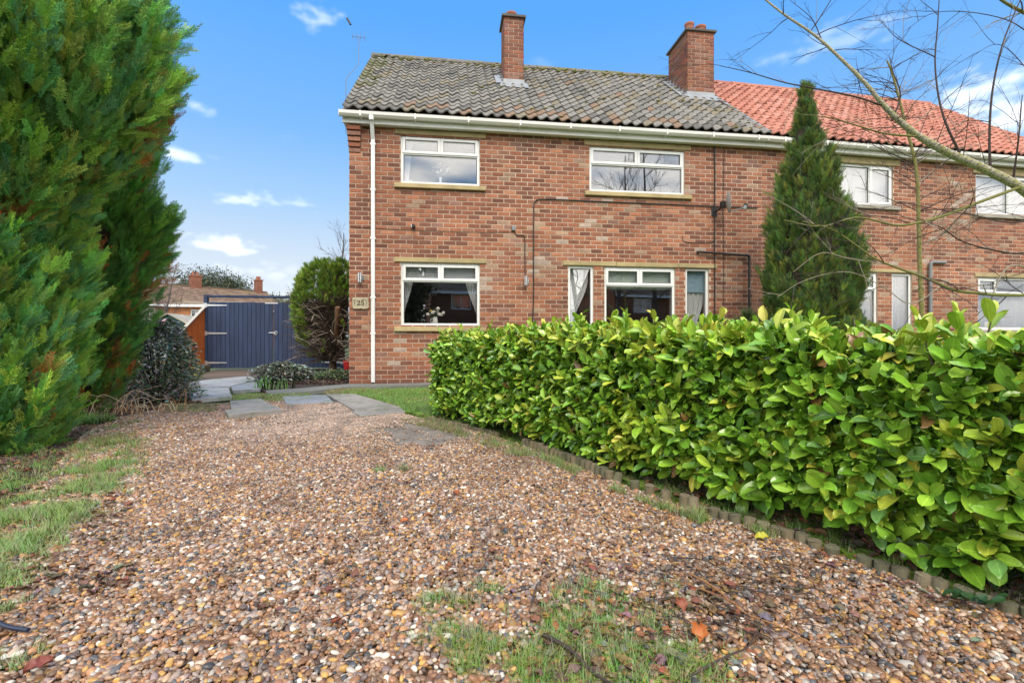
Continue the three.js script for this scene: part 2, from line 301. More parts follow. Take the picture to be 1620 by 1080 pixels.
function roofSlope(house, W, x0, eave, pitch, L, tw, gauge, cols, mats, tint, seed, singles, rise, hole) {
  const deckM = new MB(); deckM.box(0, -0.07, -L, W, -0.012, -0.02);
  const roof = deckM.build('roof', M.deck, house); roof.position.set(x0, eave[0], eave[1]); roof.rotation.x = pitch; roof.updateWorldMatrix(true, false);
  const r = mul(seed), rows = Math.round(L / gauge), nx = Math.round(W / tw), list = [], eye = roof.worldToLocal(new THREE.Vector3(0, EYE, 0));
  gauge = L / rows; tw = W / nx;
  const protos = [0, 1, 2].map((s) => pantile(tw, gauge + 0.07, rise, seed + s)), geos = protos.map((p) => p.geo());
  for (let j = 0; j < rows; j++) for (let i = 0; i < nx; i++) {
    const x = i * tw, z = -j * gauge; if (hole && hole(x + x0 + tw / 2, z - gauge / 2)) continue;
    list.push({ x, z, j, i, kind: tint(r, i / nx, j / rows), d: Math.hypot(x - eye.x, eye.y, z - eye.z) });
  }
  list.sort((a, b) => a.d - b.d);
  const mb = new MB(), q = new THREE.Matrix4(), rest = [];
  list.forEach((t, i) => {
    const e = new THREE.Euler((r() - 0.5) * 0.034, (r() - 0.5) * 0.03, (r() - 0.5) * 0.05), lift = r() * 0.007;
    if (i < singles) { const m = part(i ? 'roof_tile_' + String(i).padStart(3, '0') : 'roof_tile', geos[i % 3], mats[t.kind], roof); m.position.set(t.x, lift, t.z); m.rotation.copy(e); return; }
    const src = protos[i % 3], base = mb.k; q.makeRotationFromEuler(e).setPosition(t.x, lift, t.z); const sh = 0.92 + r() * 0.16, ou = r() * 3, ov = r() * 3;
    mb.m = q; mb.col = cols[t.kind].map((c) => c * sh); mb.uo = [ou, ov];
    for (let k = 0; k < src.k; k++) mb.vert(V(src.p[k * 3], src.p[k * 3 + 1], src.p[k * 3 + 2]), V(src.n[k * 3], src.n[k * 3 + 1], src.n[k * 3 + 2]), src.u[k * 2], src.u[k * 2 + 1]);
    for (const k of src.i) mb.i.push(base + k);
  });
  mb.build('roof_tiling', std([1, 1, 1], 0.92, { vertexColors: true, map: T.lichen, bumpMap: T.grain, bumpScale: 0.004 }), roof, 'stuff');
  return roof;
}
function gutterRun(house, x0, x1, y, z, mat) {
  const s = new THREE.Shape([[0, 0], [0.012, -0.055], [0.045, -0.085], [0.085, -0.085], [0.118, -0.05], [0.125, 0.0], [0.119, 0.0], [0.112, -0.047], [0.083, -0.078], [0.047, -0.078], [0.018, -0.05], [0.006, 0]].map((a) => new THREE.Vector2(...a)));
  const g = new THREE.ExtrudeGeometry(s, { depth: x1 - x0, bevelEnabled: false }); g.applyMatrix4(new THREE.Matrix4().set(0, 0, 1, x0, 0, 1, 0, y, 1, 0, 0, z, 0, 0, 0, 1)); g.index || 0;
  const idx = g.attributes.position; for (let i = 0; i < idx.count; i += 3) { for (const at of [g.attributes.position, g.attributes.uv]) { const n = at.itemSize, A = at.array; for (let k = 0; k < n; k++) { const t = A[(i + 1) * n + k]; A[(i + 1) * n + k] = A[(i + 2) * n + k]; A[(i + 2) * n + k] = t; } } }
  g.computeVertexNormals();
  const gut = part('gutter', g, mat, house);
  for (let x = x0 + 0.35; x < x1; x += 0.95) { const b = new MB(); b.box(x, y - 0.097, z + 0.0, x + 0.028, y - 0.087, z + 0.122).box(x, y - 0.09, z + 0.1255, x + 0.028, y + 0.004, z + 0.133).box(x, y - 0.12, z - 0.004, x + 0.028, y - 0.02, z + 0.004); b.build('bracket', mat, gut); }
  const e = new MB(); e.box(x0 - 0.006, y - 0.088, z + 0.002, x0 - 0.001, y + 0.004, z + 0.128); e.build('end_stop', mat, gut);
  return gut;
}
function chimney(house, x0, x1, z0, z1, yb, yt, pots, seed, singles) {
  const r = mul(seed), core = new MB(); core.box(x0 + 0.008, yb, z0 + 0.008, x1 - 0.008, yt, z1 - 0.008);
  const ch = core.build('chimney', M.mortar, house), rest = new MB(); let n = 0;
  const faces = [[x1 - x0, new THREE.Matrix4().makeTranslation(x0, 0, z1)], [z1 - z0, new THREE.Matrix4().makeRotationY(-Math.PI / 2).setPosition(x0, 0, z0)], [z1 - z0, new THREE.Matrix4().makeRotationY(Math.PI / 2).setPosition(x1, 0, z1)], [x1 - x0, new THREE.Matrix4().makeRotationY(Math.PI).setPosition(x1, 0, z0)]];
  faces.forEach(([w, m], f) => { for (let y = yb; y < yt - 0.04; y += COURSE) { const k = Math.round((y - yb) / COURSE); for (let x = k % 2 ? -0.1125 + (f % 2 ? 0.1125 : 0) : (f % 2 ? -0.1125 : 0); x < w - 0.02; x += BL) {
    const a = Math.max(x, 0), b = Math.min(x + 0.216, w); if (b - a < 0.03) continue;
    const kind = [2, 2, 3, 3, 5, 1, 5, 3][Math.floor(r() * 8)];
    if (f < 2 && b - a > 0.19 && n < singles) { const bm = part(n ? 'brick_' + String(n).padStart(3, '0') : 'brick', brickGeos[n % 5], brickMats[kind], ch); n++; bm.applyMatrix4(m.clone().multiply(new THREE.Matrix4().makeTranslation((a + b) / 2, y + 0.041, 0).scale(V((b - a) / 0.215, 1, 1)))); continue; }
    rest.m = m; rest.col = BRICKS[kind].map((c) => c * 1.05 * (0.75 + r() * 0.35)); rest.uo = [r() * 3, r() * 3]; brickShape(rest, a, b, y + 0.005, y + 0.077, 0, r);
  } } });
  rest.build('brickwork', M.brickField, ch, 'stuff');
  const cap = new MB(); cap.box(x0 - 0.045, yt, z0 - 0.045, x1 + 0.045, yt + 0.045, z1 + 0.045); cap.build('chimney_cap', std([0.16, 0.15, 0.14], 0.95, { map: T.stain }), ch);
  for (const [px, pz, rr, ph] of pots) { const pts = [[rr * 0.98, 0], [rr, 0.02], [rr * 0.94, 0.05], [rr * 0.86, ph * 0.75], [rr * 0.98, ph * 0.8], [rr, ph], [rr * 0.78, ph], [rr * 0.7, 0.02]].map((a) => new THREE.Vector2(...a)); const g = new THREE.LatheGeometry(pts, 20); g.translate(px, yt + 0.045, pz); part('chimney_pot', g, M.terracotta, ch); }
  return ch;
}
function hue(r, x, y) {
  const v = r(), stain = fbm(x * 0.9 + 4, y * 0.9 + 9, 2.2, 3) + 0.25 * fbm(x * 5, y * 5, 8, 2);
  if (y < 0.25) return v < 0.5 ? 3 : v < 0.85 ? 2 : 5;
  const bloom = fbm(x * 1.3 + y * 1.1, (x - y) * 0.5 + 20, 5.1, 3);     // salts washed out in slanting patches
  if (x > 1.6 && x < 6.8 && y > 1.6 && y < 4.4 && bloom > 0.12 && v < 0.2 + bloom * 1.6) return v < 0.16 ? 8 : v < 0.3 ? 6 : v < 0.45 ? 7 : 5;
  if (Math.abs(x - 0.86) < 0.12 && y < 1.2 && v < 0.4) return 8;
  const t = v + stain * 0.45;
  return t < 0.24 ? 3 : t < 0.42 ? 2 : t < 0.62 ? 1 : t < 0.80 ? 0 : t < 0.88 ? 7 : t < 0.96 ? 4 : r() < 0.5 ? 5 : 6;
}

const PITCH = 41.1 * Math.PI / 180, SLOPE = 3.3 / Math.cos(PITCH), EAVE = [4.885, 0.19], RIDGE_Y = 7.77, DEPTH = 6.2, WALLH = 4.72;
const TILES = [[0.165, 0.162, 0.152], [0.195, 0.19, 0.176], [0.228, 0.22, 0.202], [0.215, 0.188, 0.14], [0.15, 0.155, 0.09], [0.235, 0.16, 0.112], [0.135, 0.13, 0.122]];
const tileMats = TILES.map((c) => std(c.map((x) => x * 1.2), 0.92, { map: T.lichen, bumpMap: T.grain, bumpScale: 0.004 }));
const REDS = [[0.43, 0.175, 0.125], [0.46, 0.20, 0.145], [0.39, 0.155, 0.108], [0.47, 0.23, 0.175], [0.34, 0.135, 0.10]];
const redMats = REDS.map((c) => std(c.map((x) => x * 1.2), 0.85, { map: T.lichen, bumpMap: T.grain, bumpScale: 0.003 }));

function houseShell(house, W, openings, seed, singles, gableLeft, hid) {
  const fw = part('front_wall', wallFace(W, WALLH, openings, -0.27, -0.0055), M.mortar, house);
  const list = layBricks(W, WALLH, openings, seed, hue); for (const b of list) b.hidden = hid(b);
  brickWall(fw, list, seed + 1, singles);
  const gable = (x, t) => { const s = new THREE.Shape([[0, 0], [DEPTH - 0.27, 0], [DEPTH - 0.27, WALLH], [DEPTH / 2 - 0.27, WALLH + 2.78], [0, WALLH + 0.18]].map((a) => new THREE.Vector2(...a))); const g = new THREE.ExtrudeGeometry(s, { depth: t, bevelEnabled: false }); g.rotateY(Math.PI / 2); g.translate(x, 0, -0.271); return g; };
  const wallMat = std([0.30, 0.125, 0.075], 0.95, { map: T.stain });
  part('gable_wall', gable(0.002, 0.26), wallMat, house); part('gable_wall', gable(W - 0.262, 0.26), wallMat, house);
  const mb = new MB(); mb.box(0.262, 0, -DEPTH - 0.0, W - 0.262, WALLH, -DEPTH + 0.25); mb.build('back_wall', wallMat, house);
  const fl = new MB(); fl.box(0.263, 0.01, -DEPTH + 0.251, W - 0.263, 0.12, -0.272).box(0.263, 2.5, -DEPTH + 0.251, W - 0.263, 2.72, -0.272); fl.build('floor', M.innerFloor, house);
  const ce = new MB(); ce.box(0.263, 4.62, -DEPTH + 0.251, W - 0.263, 4.70, -0.272); for (const x of [W * 0.46]) ce.box(x, 0.121, -DEPTH + 0.252, x + 0.1, 2.499, -0.273).box(x, 2.721, -DEPTH + 0.252, x + 0.1, 4.619, -0.273); ce.box(0.264, 0.122, -3.4, W * 0.46 - 0.001, 2.498, -3.3).box(0.264, 2.722, -3.4, W * 0.46 - 0.001, 4.618, -3.3).box(W * 0.46 + 0.101, 0.122, -3.9, W - 0.264, 2.498, -3.8).box(W * 0.46 + 0.101, 2.722, -3.9, W - 0.264, 4.618, -3.8); ce.build('inner_walls', M.plaster, house);
  return fw;
}
function eaves(house, x0, x1, mat) {
  const f = new MB(); f.bevel(x0, 4.665, 0.12, x1, 4.86, 0.145, 0.004); f.build('fascia', mat, house);
  const s = new MB(); s.box(x0 + 0.01, 4.68, -0.26, x1 - 0.01, 4.70, 0.119); s.build('soffit', mat, house);
  gutterRun(house, x0 - 0.03, x1, 4.83, 0.148, mat);
}
function backSlope(house, x0, W, col) { const mb = new MB(); mb.m = new THREE.Matrix4().makeRotationX(-PITCH).setPosition(0, EAVE[0], -DEPTH - 0.2); mb.box(x0, -0.05, 0.0, x0 + W, 0.03, SLOPE); mb.build('back_roof', std(col, 0.92, { map: T.stain }), house); }
function ridgeTiles(house, x0, W, cols, seed) {
  const r = mul(seed), n = Math.round(W / 0.45), l = W / n;
  for (let i = 0; i < n; i++) { const mb = new MB(), pts = 9; for (let k = 0; k < pts; k++) { const a0 = k / pts * Math.PI, a1 = (k + 1) / pts * Math.PI, R = 0.12, q = (a, x) => V(x, Math.sin(a) * R, -Math.cos(a) * R); mb.quad(q(a1, 0), q(a1, l - 0.006), q(a0, l - 0.006), q(a0, 0)); } mb.quad(V(0, 0, -0.12), V(0, 0, 0.12), V(0, 0.1, 0.06), V(0, 0.1, -0.06)).quad(V(l - 0.006, 0, 0.12), V(l - 0.006, 0, -0.12), V(l - 0.006, 0.1, -0.06), V(l - 0.006, 0.1, 0.06)); const m = part(i ? 'ridge_tile_' + String(i).padStart(3, '0') : 'ridge_tile', mb.geo(), cols[Math.floor(r() * cols.length)], house); m.position.set(x0 + i * l, RIDGE_Y - 0.05 + (r() - 0.5) * 0.01, -3.1); }
}

// ----- left house, number 25
const houseA = thing('brick_house', 'red brick house with grey weathered pantile roof and two brick chimneys', 'house', P0.toArray(), ANG);
houseA.updateMatrixWorld(true);
const A_OPEN = [[0.912, 2.362, 3.665, 4.572], [4.487, 6.435, 3.665, 4.56], [0.917, 2.365, 1.045, 2.225], [4.063, 4.566, 0.95, 2.225], [4.786, 6.238, 0.95, 2.225], [6.455, 6.949, 0.95, 2.225]];
houseShell(houseA, 8.1, A_OPEN, 11, 300, true, (b) => b.y1 < 1.0 && b.x0 > 1.5 || b.y0 > 4.55);
{
  const h = houseA;
  makeWindow(h, ...A_OPEN[0], TWO_TOP(0.37)); makeWindow(h, ...A_OPEN[1], TWO_TOP(0.38)); makeWindow(h, ...A_OPEN[2], TWO_TOP(0.285));
  makeWindow(h, ...A_OPEN[3], [[0, 1, 0, 1, false]]); makeWindow(h, ...A_OPEN[4], TWO_TOP(0.285)); makeWindow(h, ...A_OPEN[5], [[0, 1, 0, 1, false]]);
  for (const [a, b, y] of [[0.80, 2.47, 3.585], [4.385, 6.57, 3.585], [0.80, 2.48, 0.955]]) part('sill', sillGeo(a, b, y, y + 0.082, 0.055), M.stone, h);
  { const s = new MB(); s.bevel(3.6, 0.86, -0.09, 7.1, 0.945, 0.06, 0.006); s.build('sill', M.upvc, h); }
  for (const [a, b, y0, y1] of [[0.81, 2.475, 4.574, 4.66], [4.38, 6.56, 4.562, 4.66], [0.80, 2.485, 2.228, 2.315], [3.96, 5.02, 2.232, 2.318], [5.024, 6.30, 2.229, 2.315], [6.304, 7.115, 2.232, 2.318]]) part('lintel', sillGeo(a, b, y0, y1, 0.022), M.stone, h);
  roofSlope(h, 8.2, -0.07, EAVE, PITCH, SLOPE, 0.205, 0.262, TILES.map((c) => c.map((x) => x * 1.2)), tileMats, (r, u, v) => {
    const n = fbm(u * 7, v * 5, 3, 3), w = r();
    if (v < 0.07 && w < 0.5) return w < 0.25 ? 5 : 6;
    if (u < 0.05 && v > 0.35 && w < 0.6 || v > 0.9 && w < 0.45) return 4;
    return n > 0.16 && w < 0.55 ? 3 : n < -0.2 && w < 0.6 ? 0 : w < 0.18 ? 0 : w < 0.50 ? 1 : w < 0.86 ? 2 : w < 0.93 ? 3 : w < 0.96 ? 5 : 6;
  }, 21, 300, 0.05, null);
  backSlope(h, -0.07, 8.2, [0.25, 0.23, 0.2]); ridgeTiles(h, -0.09, 8.2, [tileMats[0], tileMats[4], tileMats[6], tileMats[0]], 5);
  { const L = [], q = new THREE.Quaternion(), r = mul(88), mg = mergeVertices(new THREE.IcosahedronGeometry(1, 2).deleteAttribute('normal').deleteAttribute('uv')), p = mg.attributes.position; for (let i = 0; i < p.count; i++) { const n = 1 + 0.5 * N3(p.getX(i) * 2.2, p.getY(i) * 2.2, p.getZ(i) * 2.2); p.setXYZ(i, p.getX(i) * n, p.getY(i) * n, p.getZ(i) * n); } mg.computeVertexNormals();
    for (let i = 0; i < 620; i++) { const x = -0.05 + r() * 8.1, w = r(), s = w < 0.55 ? SLOPE - 0.08 - r() * 0.22 : r() * SLOPE; if (w >= 0.55 && fbm(x * 0.9, s * 0.9, 7, 3) < 0.1) continue; if (w < 0.55 && fbm(x * 0.7, 2, 7, 2) < -0.12) continue; const k = 0.010 + r() * 0.022, tw = 8.2 / 40, y = EAVE[0] + s * Math.sin(PITCH) + 0.045 + 0.03 * Math.cos(((x + 0.07) / tw - 0.86) * 6.283), z = EAVE[1] - s * Math.cos(PITCH) + 0.02; q.setFromAxisAngle(V(0, 1, 0), r() * 6.3); L.push({ m: new THREE.Matrix4().compose(V(x, y, z), q, V(k * 1.6, k * 0.7, k * 1.4)), c: rgb(...[[0.15, 0.17, 0.04], [0.20, 0.19, 0.06], [0.11, 0.12, 0.045], [0.27, 0.24, 0.09]][i % 4]) }); }
    copies('moss', mg, std([1, 1, 1], 1), L, h); }
  eaves(h, -0.09, 8.08, M.upvcAged);
  chimney(h, 3.0, 3.45, -2.12, -1.60, 6.2, 8.0, [[3.2, -1.86, 0.13, 0.20]], 33, 60);
  chimney(h, 7.36, 8.04, -2.62, -1.66, 6.2, 8.10, [[7.52, -1.86, 0.115, 0.25], [7.82, -1.9, 0.14, 0.22], [7.68, -2.35, 0.13, 0.22]], 34, 100);
  // lead flashings at the chimney feet
  const ry = (z) => EAVE[0] + (EAVE[1] - z) * Math.tan(PITCH) + 0.06;
  for (const [a, b, z0, z1] of [[3.0, 3.45, -2.12, -1.60], [7.36, 8.04, -2.62, -1.66]]) {
    const m = new MB(); m.quad(V(a - 0.10, ry(z1 + 0.2) + 0.008, z1 + 0.2), V(b + 0.10, ry(z1 + 0.2) + 0.008, z1 + 0.2), V(b + 0.07, ry(z1) + 0.04, z1 + 0.008), V(a - 0.07, ry(z1) + 0.04, z1 + 0.008));
    m.box(a - 0.012, ry(z1) - 0.05, z1 + 0.004, b + 0.012, ry(z1) + 0.11, z1 + 0.012);
    const n = 6; for (let k = 0; k < n; k++) { const p = lerp(z1, z0, k / n), q = lerp(z1, z0, (k + 1) / n); m.quad(V(a - 0.006, ry(p) - 0.02, p), V(a - 0.006, ry(p) + 0.13, p), V(a - 0.006, ry(p) + 0.13, q), V(a - 0.006, ry(q) - 0.02, q)); m.quad(V(a - 0.17, ry(p) + 0.012, p), V(a - 0.17, ry(q) + 0.012, q), V(a - 0.004, ry(q) + 0.03, q), V(a - 0.004, ry(p) + 0.03, p)); }
    m.build('flashing', M.lead, h);
  }
  { const m = new MB(); m.m = new THREE.Matrix4().makeRotationX(PITCH).setPosition(8.1, EAVE[0], EAVE[1]); m.box(-0.03, 0.05, -SLOPE, 0.06, 0.062, 0.02); m.build('flashing', M.lead, h); }
  // verge, corbelled corner bricks under the eaves
  { const m = new MB(); m.m = new THREE.Matrix4().makeRotationX(PITCH).setPosition(-0.075, EAVE[0], EAVE[1]); m.box(-0.004, -0.075, -SLOPE, 0.06, -0.011, 0); m.build('verge', std([0.42, 0.40, 0.37], 0.95, { map: T.stain }), h); }
  for (let k = 0; k < 5; k++) { const m = new MB(), y = 4.19 + k * 0.094; m.bevel(-0.004 - k * 0.006, y, 0.003, 0.20 + k * 0.004, y + 0.078, 0.02 + k * 0.022, 0.006); m.build('corbel', [brickMats[5], brickMats[2], brickMats[7], brickMats[5], brickMats[1]][k], h); }
  // white square downpipe
  { const m = new MB(), x = 0.395, e = 0.006;
    m.bevel(x, 0.03, 0.012, x + 0.066, 4.42, 0.078, e);
    const dp = m.build('downpipe', M.upvc, h);
    const q = new MB(); q.bevel(x - 0.006, 4.69, 0.17, x + 0.072, 4.80, 0.262, e); q.build('outlet', M.upvc, dp);
    const n = new MB(); n.m = new THREE.Matrix4().makeRotationX(0.5).setPosition(x, 4.42, 0.045); n.box(0.001, -0.025, -0.032, 0.065, 0.32, 0.032); n.build('swan_neck', M.upvc, dp);
    for (const y of [0.9, 1.55, 2.62, 3.5, 4.32]) { const b = new MB(); b.box(x - 0.012, y, 0.004, x + 0.078, y + 0.035, 0.0815); b.build('clip', M.upvc, dp); }
  }
  // black waste pipe
  { const m = new MB(); m.tube([V(6.70, 2.545, 0.0), V(6.70, 2.545, 0.045), V(6.74, 2.543, 0.06), V(7.70, 2.50, 0.06), V(7.755, 2.49, 0.06), V(7.775, 2.45, 0.06), V(7.78, 2.3, 0.06), V(7.78, 0.1, 0.06)], 0.024, 10); const p = m.build('waste_pipe', M.blackPlastic, h); const e = new MB(); e.tube([V(7.70, 2.502, 0.06), V(7.775, 2.49, 0.06), V(7.78, 2.40, 0.06)], 0.032, 10); e.build('pipe_elbow', M.blackPlastic, p); }
}

// ----- right house, red roof
const houseB = thing('brick_house', 'brick house with bright orange red tiled roof, joined to its grey roofed neighbour', 'house', P1.toArray(), ANG2);
houseB.updateMatrixWorld(true);
const B_OPEN = [[1.40, 3.14, 3.655, 4.52], [5.30, 6.98, 3.60, 4.50], [1.25, 2.75, 1.0, 2.24], [3.11, 3.62, 0.95, 2.23], [5.36, 7.0, 1.03, 2.2]];
houseShell(houseB, 7.72, B_OPEN, 51, 300, false, (b) => b.y1 < 1.0 || b.x0 < 1.2 || b.y0 > 4.5);
{
  const h = houseB;
  makeWindow(h, ...B_OPEN[0], [[0, 0.68, 0, 1, false], [0.68, 1, 0, 1, true]]); makeWindow(h, ...B_OPEN[1], [[0, 0.55, 0, 1, false], [0.55, 1, 0, 1, true]]);
  makeWindow(h, ...B_OPEN[2], TWO_TOP(0.3)); makeWindow(h, ...B_OPEN[3], [[0, 1, 0, 1, false]]); makeWindow(h, ...B_OPEN[4], [[0, 0.32, 0.72, 1, true], [0.32, 1, 0.72, 1, false, 0], [0, 1, 0, 0.72, false]]);
  for (const [a, b, y] of [[1.3, 3.28, 3.575], [5.2, 7.1, 3.52], [5.26, 7.1, 0.945]]) part('sill', sillGeo(a, b, y, y + 0.08, 0.055), std([0.45, 0.42, 0.36], 0.9, { map: T.stain }), h);
  for (const [a, b, y0, y1] of [[1.3, 3.3, 4.523, 4.66], [5.2, 7.1, 4.503, 4.66], [1.15, 3.72, 2.243, 2.315], [5.26, 7.1, 2.203, 2.29]]) part('lintel', sillGeo(a, b, y0, y1, 0.022), M.stone, h);
  roofSlope(h, 7.85, 0.0, EAVE, PITCH, SLOPE, 0.215, 0.265, REDS.map((c) => c.map((x) => x * 1.2)), redMats, (r, u, v) => { const w = r(); return v > 0.8 && w < 0.3 ? 4 : w < 0.3 ? 0 : w < 0.6 ? 1 : w < 0.78 ? 2 : w < 0.94 ? 3 : 4; }, 22, 300, 0.05, (x, z) => x < 0.04 && z > -0.2);
  backSlope(h, 0.0, 7.85, [0.45, 0.16, 0.1]); ridgeTiles(h, 0.02, 7.85, [redMats[2], redMats[4], redMats[0]], 6);
  eaves(h, -0.02, 7.85, M.upvcAged);
  { const m = new MB(); m.tube([V(4.42, 2.49, 0.0), V(4.42, 2.49, 0.05), V(4.10, 2.49, 0.05), V(4.05, 2.48, 0.05), V(4.03, 2.44, 0.05), V(4.03, 0.05, 0.05)], 0.032, 10); m.build('waste_pipe', M.greyPlastic, h); }
  { const m = new MB(); m.m = new THREE.Matrix4().makeRotationX(PITCH).setPosition(7.79, EAVE[0], EAVE[1]); m.box(0.0, -0.075, -SLOPE, 0.06, -0.011, 0); m.build('verge', std([0.42, 0.40, 0.37], 0.95), h); }
}

// ----- small things on the walls of the left house
const onA = (name, label, cat, group) => thing(name, label, cat, P0.toArray(), ANG, group);
{
  // carved plaque with the number 25
  const t = onA('number_plaque', 'cream stone house number plaque reading 25 beside the white downpipe', 'plaque'), r = mul(4), s = new THREE.Shape();
  const out = []; for (let i = 0; i < 28; i++) { const a = i / 28 * Math.PI * 2, c = Math.cos(a), q = Math.sin(a), k = 1 / Math.max(Math.abs(c) / 0.137, Math.abs(q) / 0.096); out.push(new THREE.Vector2(c * k + (r() - 0.5) * 0.012, q * k + (r() - 0.5) * 0.012)); }
  s.setFromPoints(out); const g = new THREE.ExtrudeGeometry(s, { depth: 0.02, bevelEnabled: true, bevelSize: 0.006, bevelThickness: 0.006, bevelSegments: 2 }); g.translate(0.205, 1.46, 0.008);
  part('stone', g, std([0.72, 0.64, 0.45], 0.9, { map: T.stain, bumpMap: T.grain, bumpScale: 0.006 }), t);
  const font = await new FontLoader().loadAsync('fonts/droid/droid_serif_bold.typeface.json');
  const tg = new TextGeometry('25', { font, size: 0.085, depth: 0.006, curveSegments: 6 }); tg.translate(0.145, 1.425, 0.0335); part('numerals', tg, std([0.045, 0.035, 0.025], 0.8), t);
  const dec = new MB(); dec.tube(spline([V(0.10, 1.44, 0.037), V(0.105, 1.48, 0.037), V(0.09, 1.51, 0.037), V(0.12, 1.53, 0.037)], 8), 0.004, 5).tube(spline([V(0.30, 1.42, 0.037), V(0.315, 1.47, 0.037), V(0.30, 1.52, 0.037), V(0.27, 1.535, 0.037), V(0.22, 1.53, 0.037)], 10), 0.004, 5); dec.build('carving', std([0.12, 0.09, 0.05], 0.9), t);
  for (const [x, y, l] of [[0.2, 1.92, 'chrome tube wall lamp above the stone number plaque'], [3.228, 1.915, 'chrome tube wall lamp on bare brickwork between the lower windows']]) {
    const t2 = onA('wall_lamp', l, 'lamp', 'chrome wall lamps'); const c = new THREE.CylinderGeometry(0.033, 0.033, 0.17, 18, 1); c.translate(x, y, 0.075); part('lamp_tube', c, M.chrome, t2);
    const b = new MB(); b.bevel(x + 0.0, y - 0.045, 0.002, x + 0.07, y + 0.045, 0.016, 0.004).box(x + 0.02, y - 0.015, 0.016, x + 0.05, y + 0.015, 0.06); b.build('mount', M.chrome, t2);
    const e = new THREE.CylinderGeometry(0.027, 0.027, 0.004, 16); e.translate(x, y - 0.0875, 0.075); part('lens', e, std([0.5, 0.5, 0.48], 0.2), t2);
  }
  const cam = onA('security_camera', 'small black security camera above the lower curtained window', 'camera');
  { const b = new MB(); b.bevel(1.10, 2.86, 0.002, 1.16, 2.92, 0.02, 0.004); b.build('base', M.upvc, cam); const g = new THREE.CylinderGeometry(0.032, 0.036, 0.09, 16); g.rotateX(Math.PI / 2); g.rotateZ(0.1); g.translate(1.15, 2.875, 0.075); part('housing', g, M.blackPlastic, cam); const l = new THREE.CylinderGeometry(0.02, 0.02, 0.004, 14); l.rotateX(Math.PI / 2); l.translate(1.15, 2.875, 0.123); part('lens', l, phys([0.01, 0.01, 0.012], 0.1), cam); }
  const jb = onA('junction_box', 'small grey junction box on the brickwork between upper and lower windows', 'box'); { const g = new RoundedBoxGeometry(0.075, 0.09, 0.05, 2, 0.008); g.translate(3.0, 2.9, 0.026); part('box', g, M.greyPlastic, jb); const l = new RoundedBoxGeometry(0.06, 0.075, 0.006, 2, 0.003); l.translate(3.0, 2.9, 0.053); part('cover', l, M.greyPlastic, jb); }
  const cable = (pts, rad, label, mat = M.blackPlastic) => { const m = new MB(); m.tube(spline(pts.map(([x, y]) => V(x, y, rad + 0.003)), pts.length * 8), rad, 6); const o = solo('cable', m.geo(), mat, label, 'cable'); o.position.copy(P0); o.rotation.y = ANG; return o; };
  cable([[3.36, 0.95], [3.385, 1.6], [3.385, 2.4], [3.39, 3.2], [3.40, 3.40], [3.47, 3.468], [3.6, 3.48], [4.6, 3.478], [5.9, 3.476], [7.0, 3.472], [8.0, 3.478]], 0.011, 'black cable running up the brickwork and right under the wide upper window');
  cable([[7.06, 0.95], [7.065, 2.0], [7.06, 3.2], [7.07, 4.0], [7.06, 4.66]], 0.014, 'black cable dropping straight from the eaves past the satellite dish');
  cable([[7.255, 1.2], [7.26, 2.4], [7.25, 3.6], [7.27, 4.65]], 0.006, 'thin dark cable hanging beside the thick one near the satellite dish');
  cable([[3.02, 2.86], [3.05, 2.79], [3.12, 2.78], [3.2, 2.77], [3.215, 2.70], [3.22, 2.4], [3.225, 2.01]], 0.008, 'thin black cable looping from the junction box down to a wall lamp');
  cable([[0.03, 2.845], [0.8, 2.82], [1.6, 2.815], [2.4, 2.815], [2.98, 2.84]], 0.004, 'thin cable running level across the bricks to the junction box', std([0.12, 0.07, 0.05], 0.8));
  cable([[6.38, 2.86], [6.41, 2.76], [6.5, 2.74], [6.8, 2.735], [7.0, 2.75], [7.05, 2.79]], 0.006, 'short sagging cable stub left of the satellite dish cable');
  // satellite dish seen edge on
  const d = onA('satellite_dish', 'grey satellite dish on the brick wall seen almost edge on', 'satellite dish'); const R = 0.205, pts = []; for (let i = 0; i <= 10; i++) pts.push(new THREE.Vector2(i / 10 * R, i * i / 100 * 0.045));
  for (let i = 10; i >= 0; i--) pts.push(new THREE.Vector2(i / 10 * R * 0.985, i * i / 100 * 0.045 - 0.006)); const dg = new THREE.LatheGeometry(pts, 32); dg.rotateZ(-Math.PI / 2); dg.rotateY(-0.42); dg.rotateZ(0.12); dg.translate(7.14, 3.47, 0.30);
  part('dish', dg, std([0.36, 0.38, 0.38], 0.5), d);
  const arm = new MB(); arm.tube([V(7.16, 3.28, 0.31), V(7.28, 3.30, 0.37), V(7.42, 3.345, 0.43)], 0.011, 8); arm.build('feed_arm', M.greyPlastic, d);
  const mt = new MB(); mt.tube([V(7.06, 3.36, 0.0), V(7.06, 3.36, 0.16), V(7.10, 3.44, 0.27)], 0.02, 8).bevel(7.0, 3.27, 0.002, 7.12, 3.45, 0.014, 0.004).box(7.06, 3.38, 0.2, 7.13, 3.50, 0.29); mt.build('wall_mount', M.blackPlastic, d);
  const ln = new THREE.CylinderGeometry(0.032, 0.026, 0.085, 14); ln.rotateZ(-0.35); ln.translate(7.435, 3.345, 0.44); part('receiver', ln, std([0.30, 0.34, 0.37], 0.35), d); const lc = new THREE.CylinderGeometry(0.036, 0.036, 0.03, 14); lc.rotateZ(-0.35); lc.translate(7.45, 3.395, 0.44); part('receiver_cap', lc, M.blackPlastic, d);
  // thin aerial behind the gable end
  const ae = onA('television_aerial', 'thin television aerial mast beyond the left end of the grey roof', 'aerial'); const am = new MB();
  am.tube([V(-0.14, 4.7, -0.4), V(-0.14, 5.7, -0.4), V(-0.11, 5.85, -0.5), V(-0.13, 6.7, -1.6), V(-0.13, 7.35, -1.65)], 0.006, 6); am.build('mast', std([0.16, 0.17, 0.18], 0.6), ae);
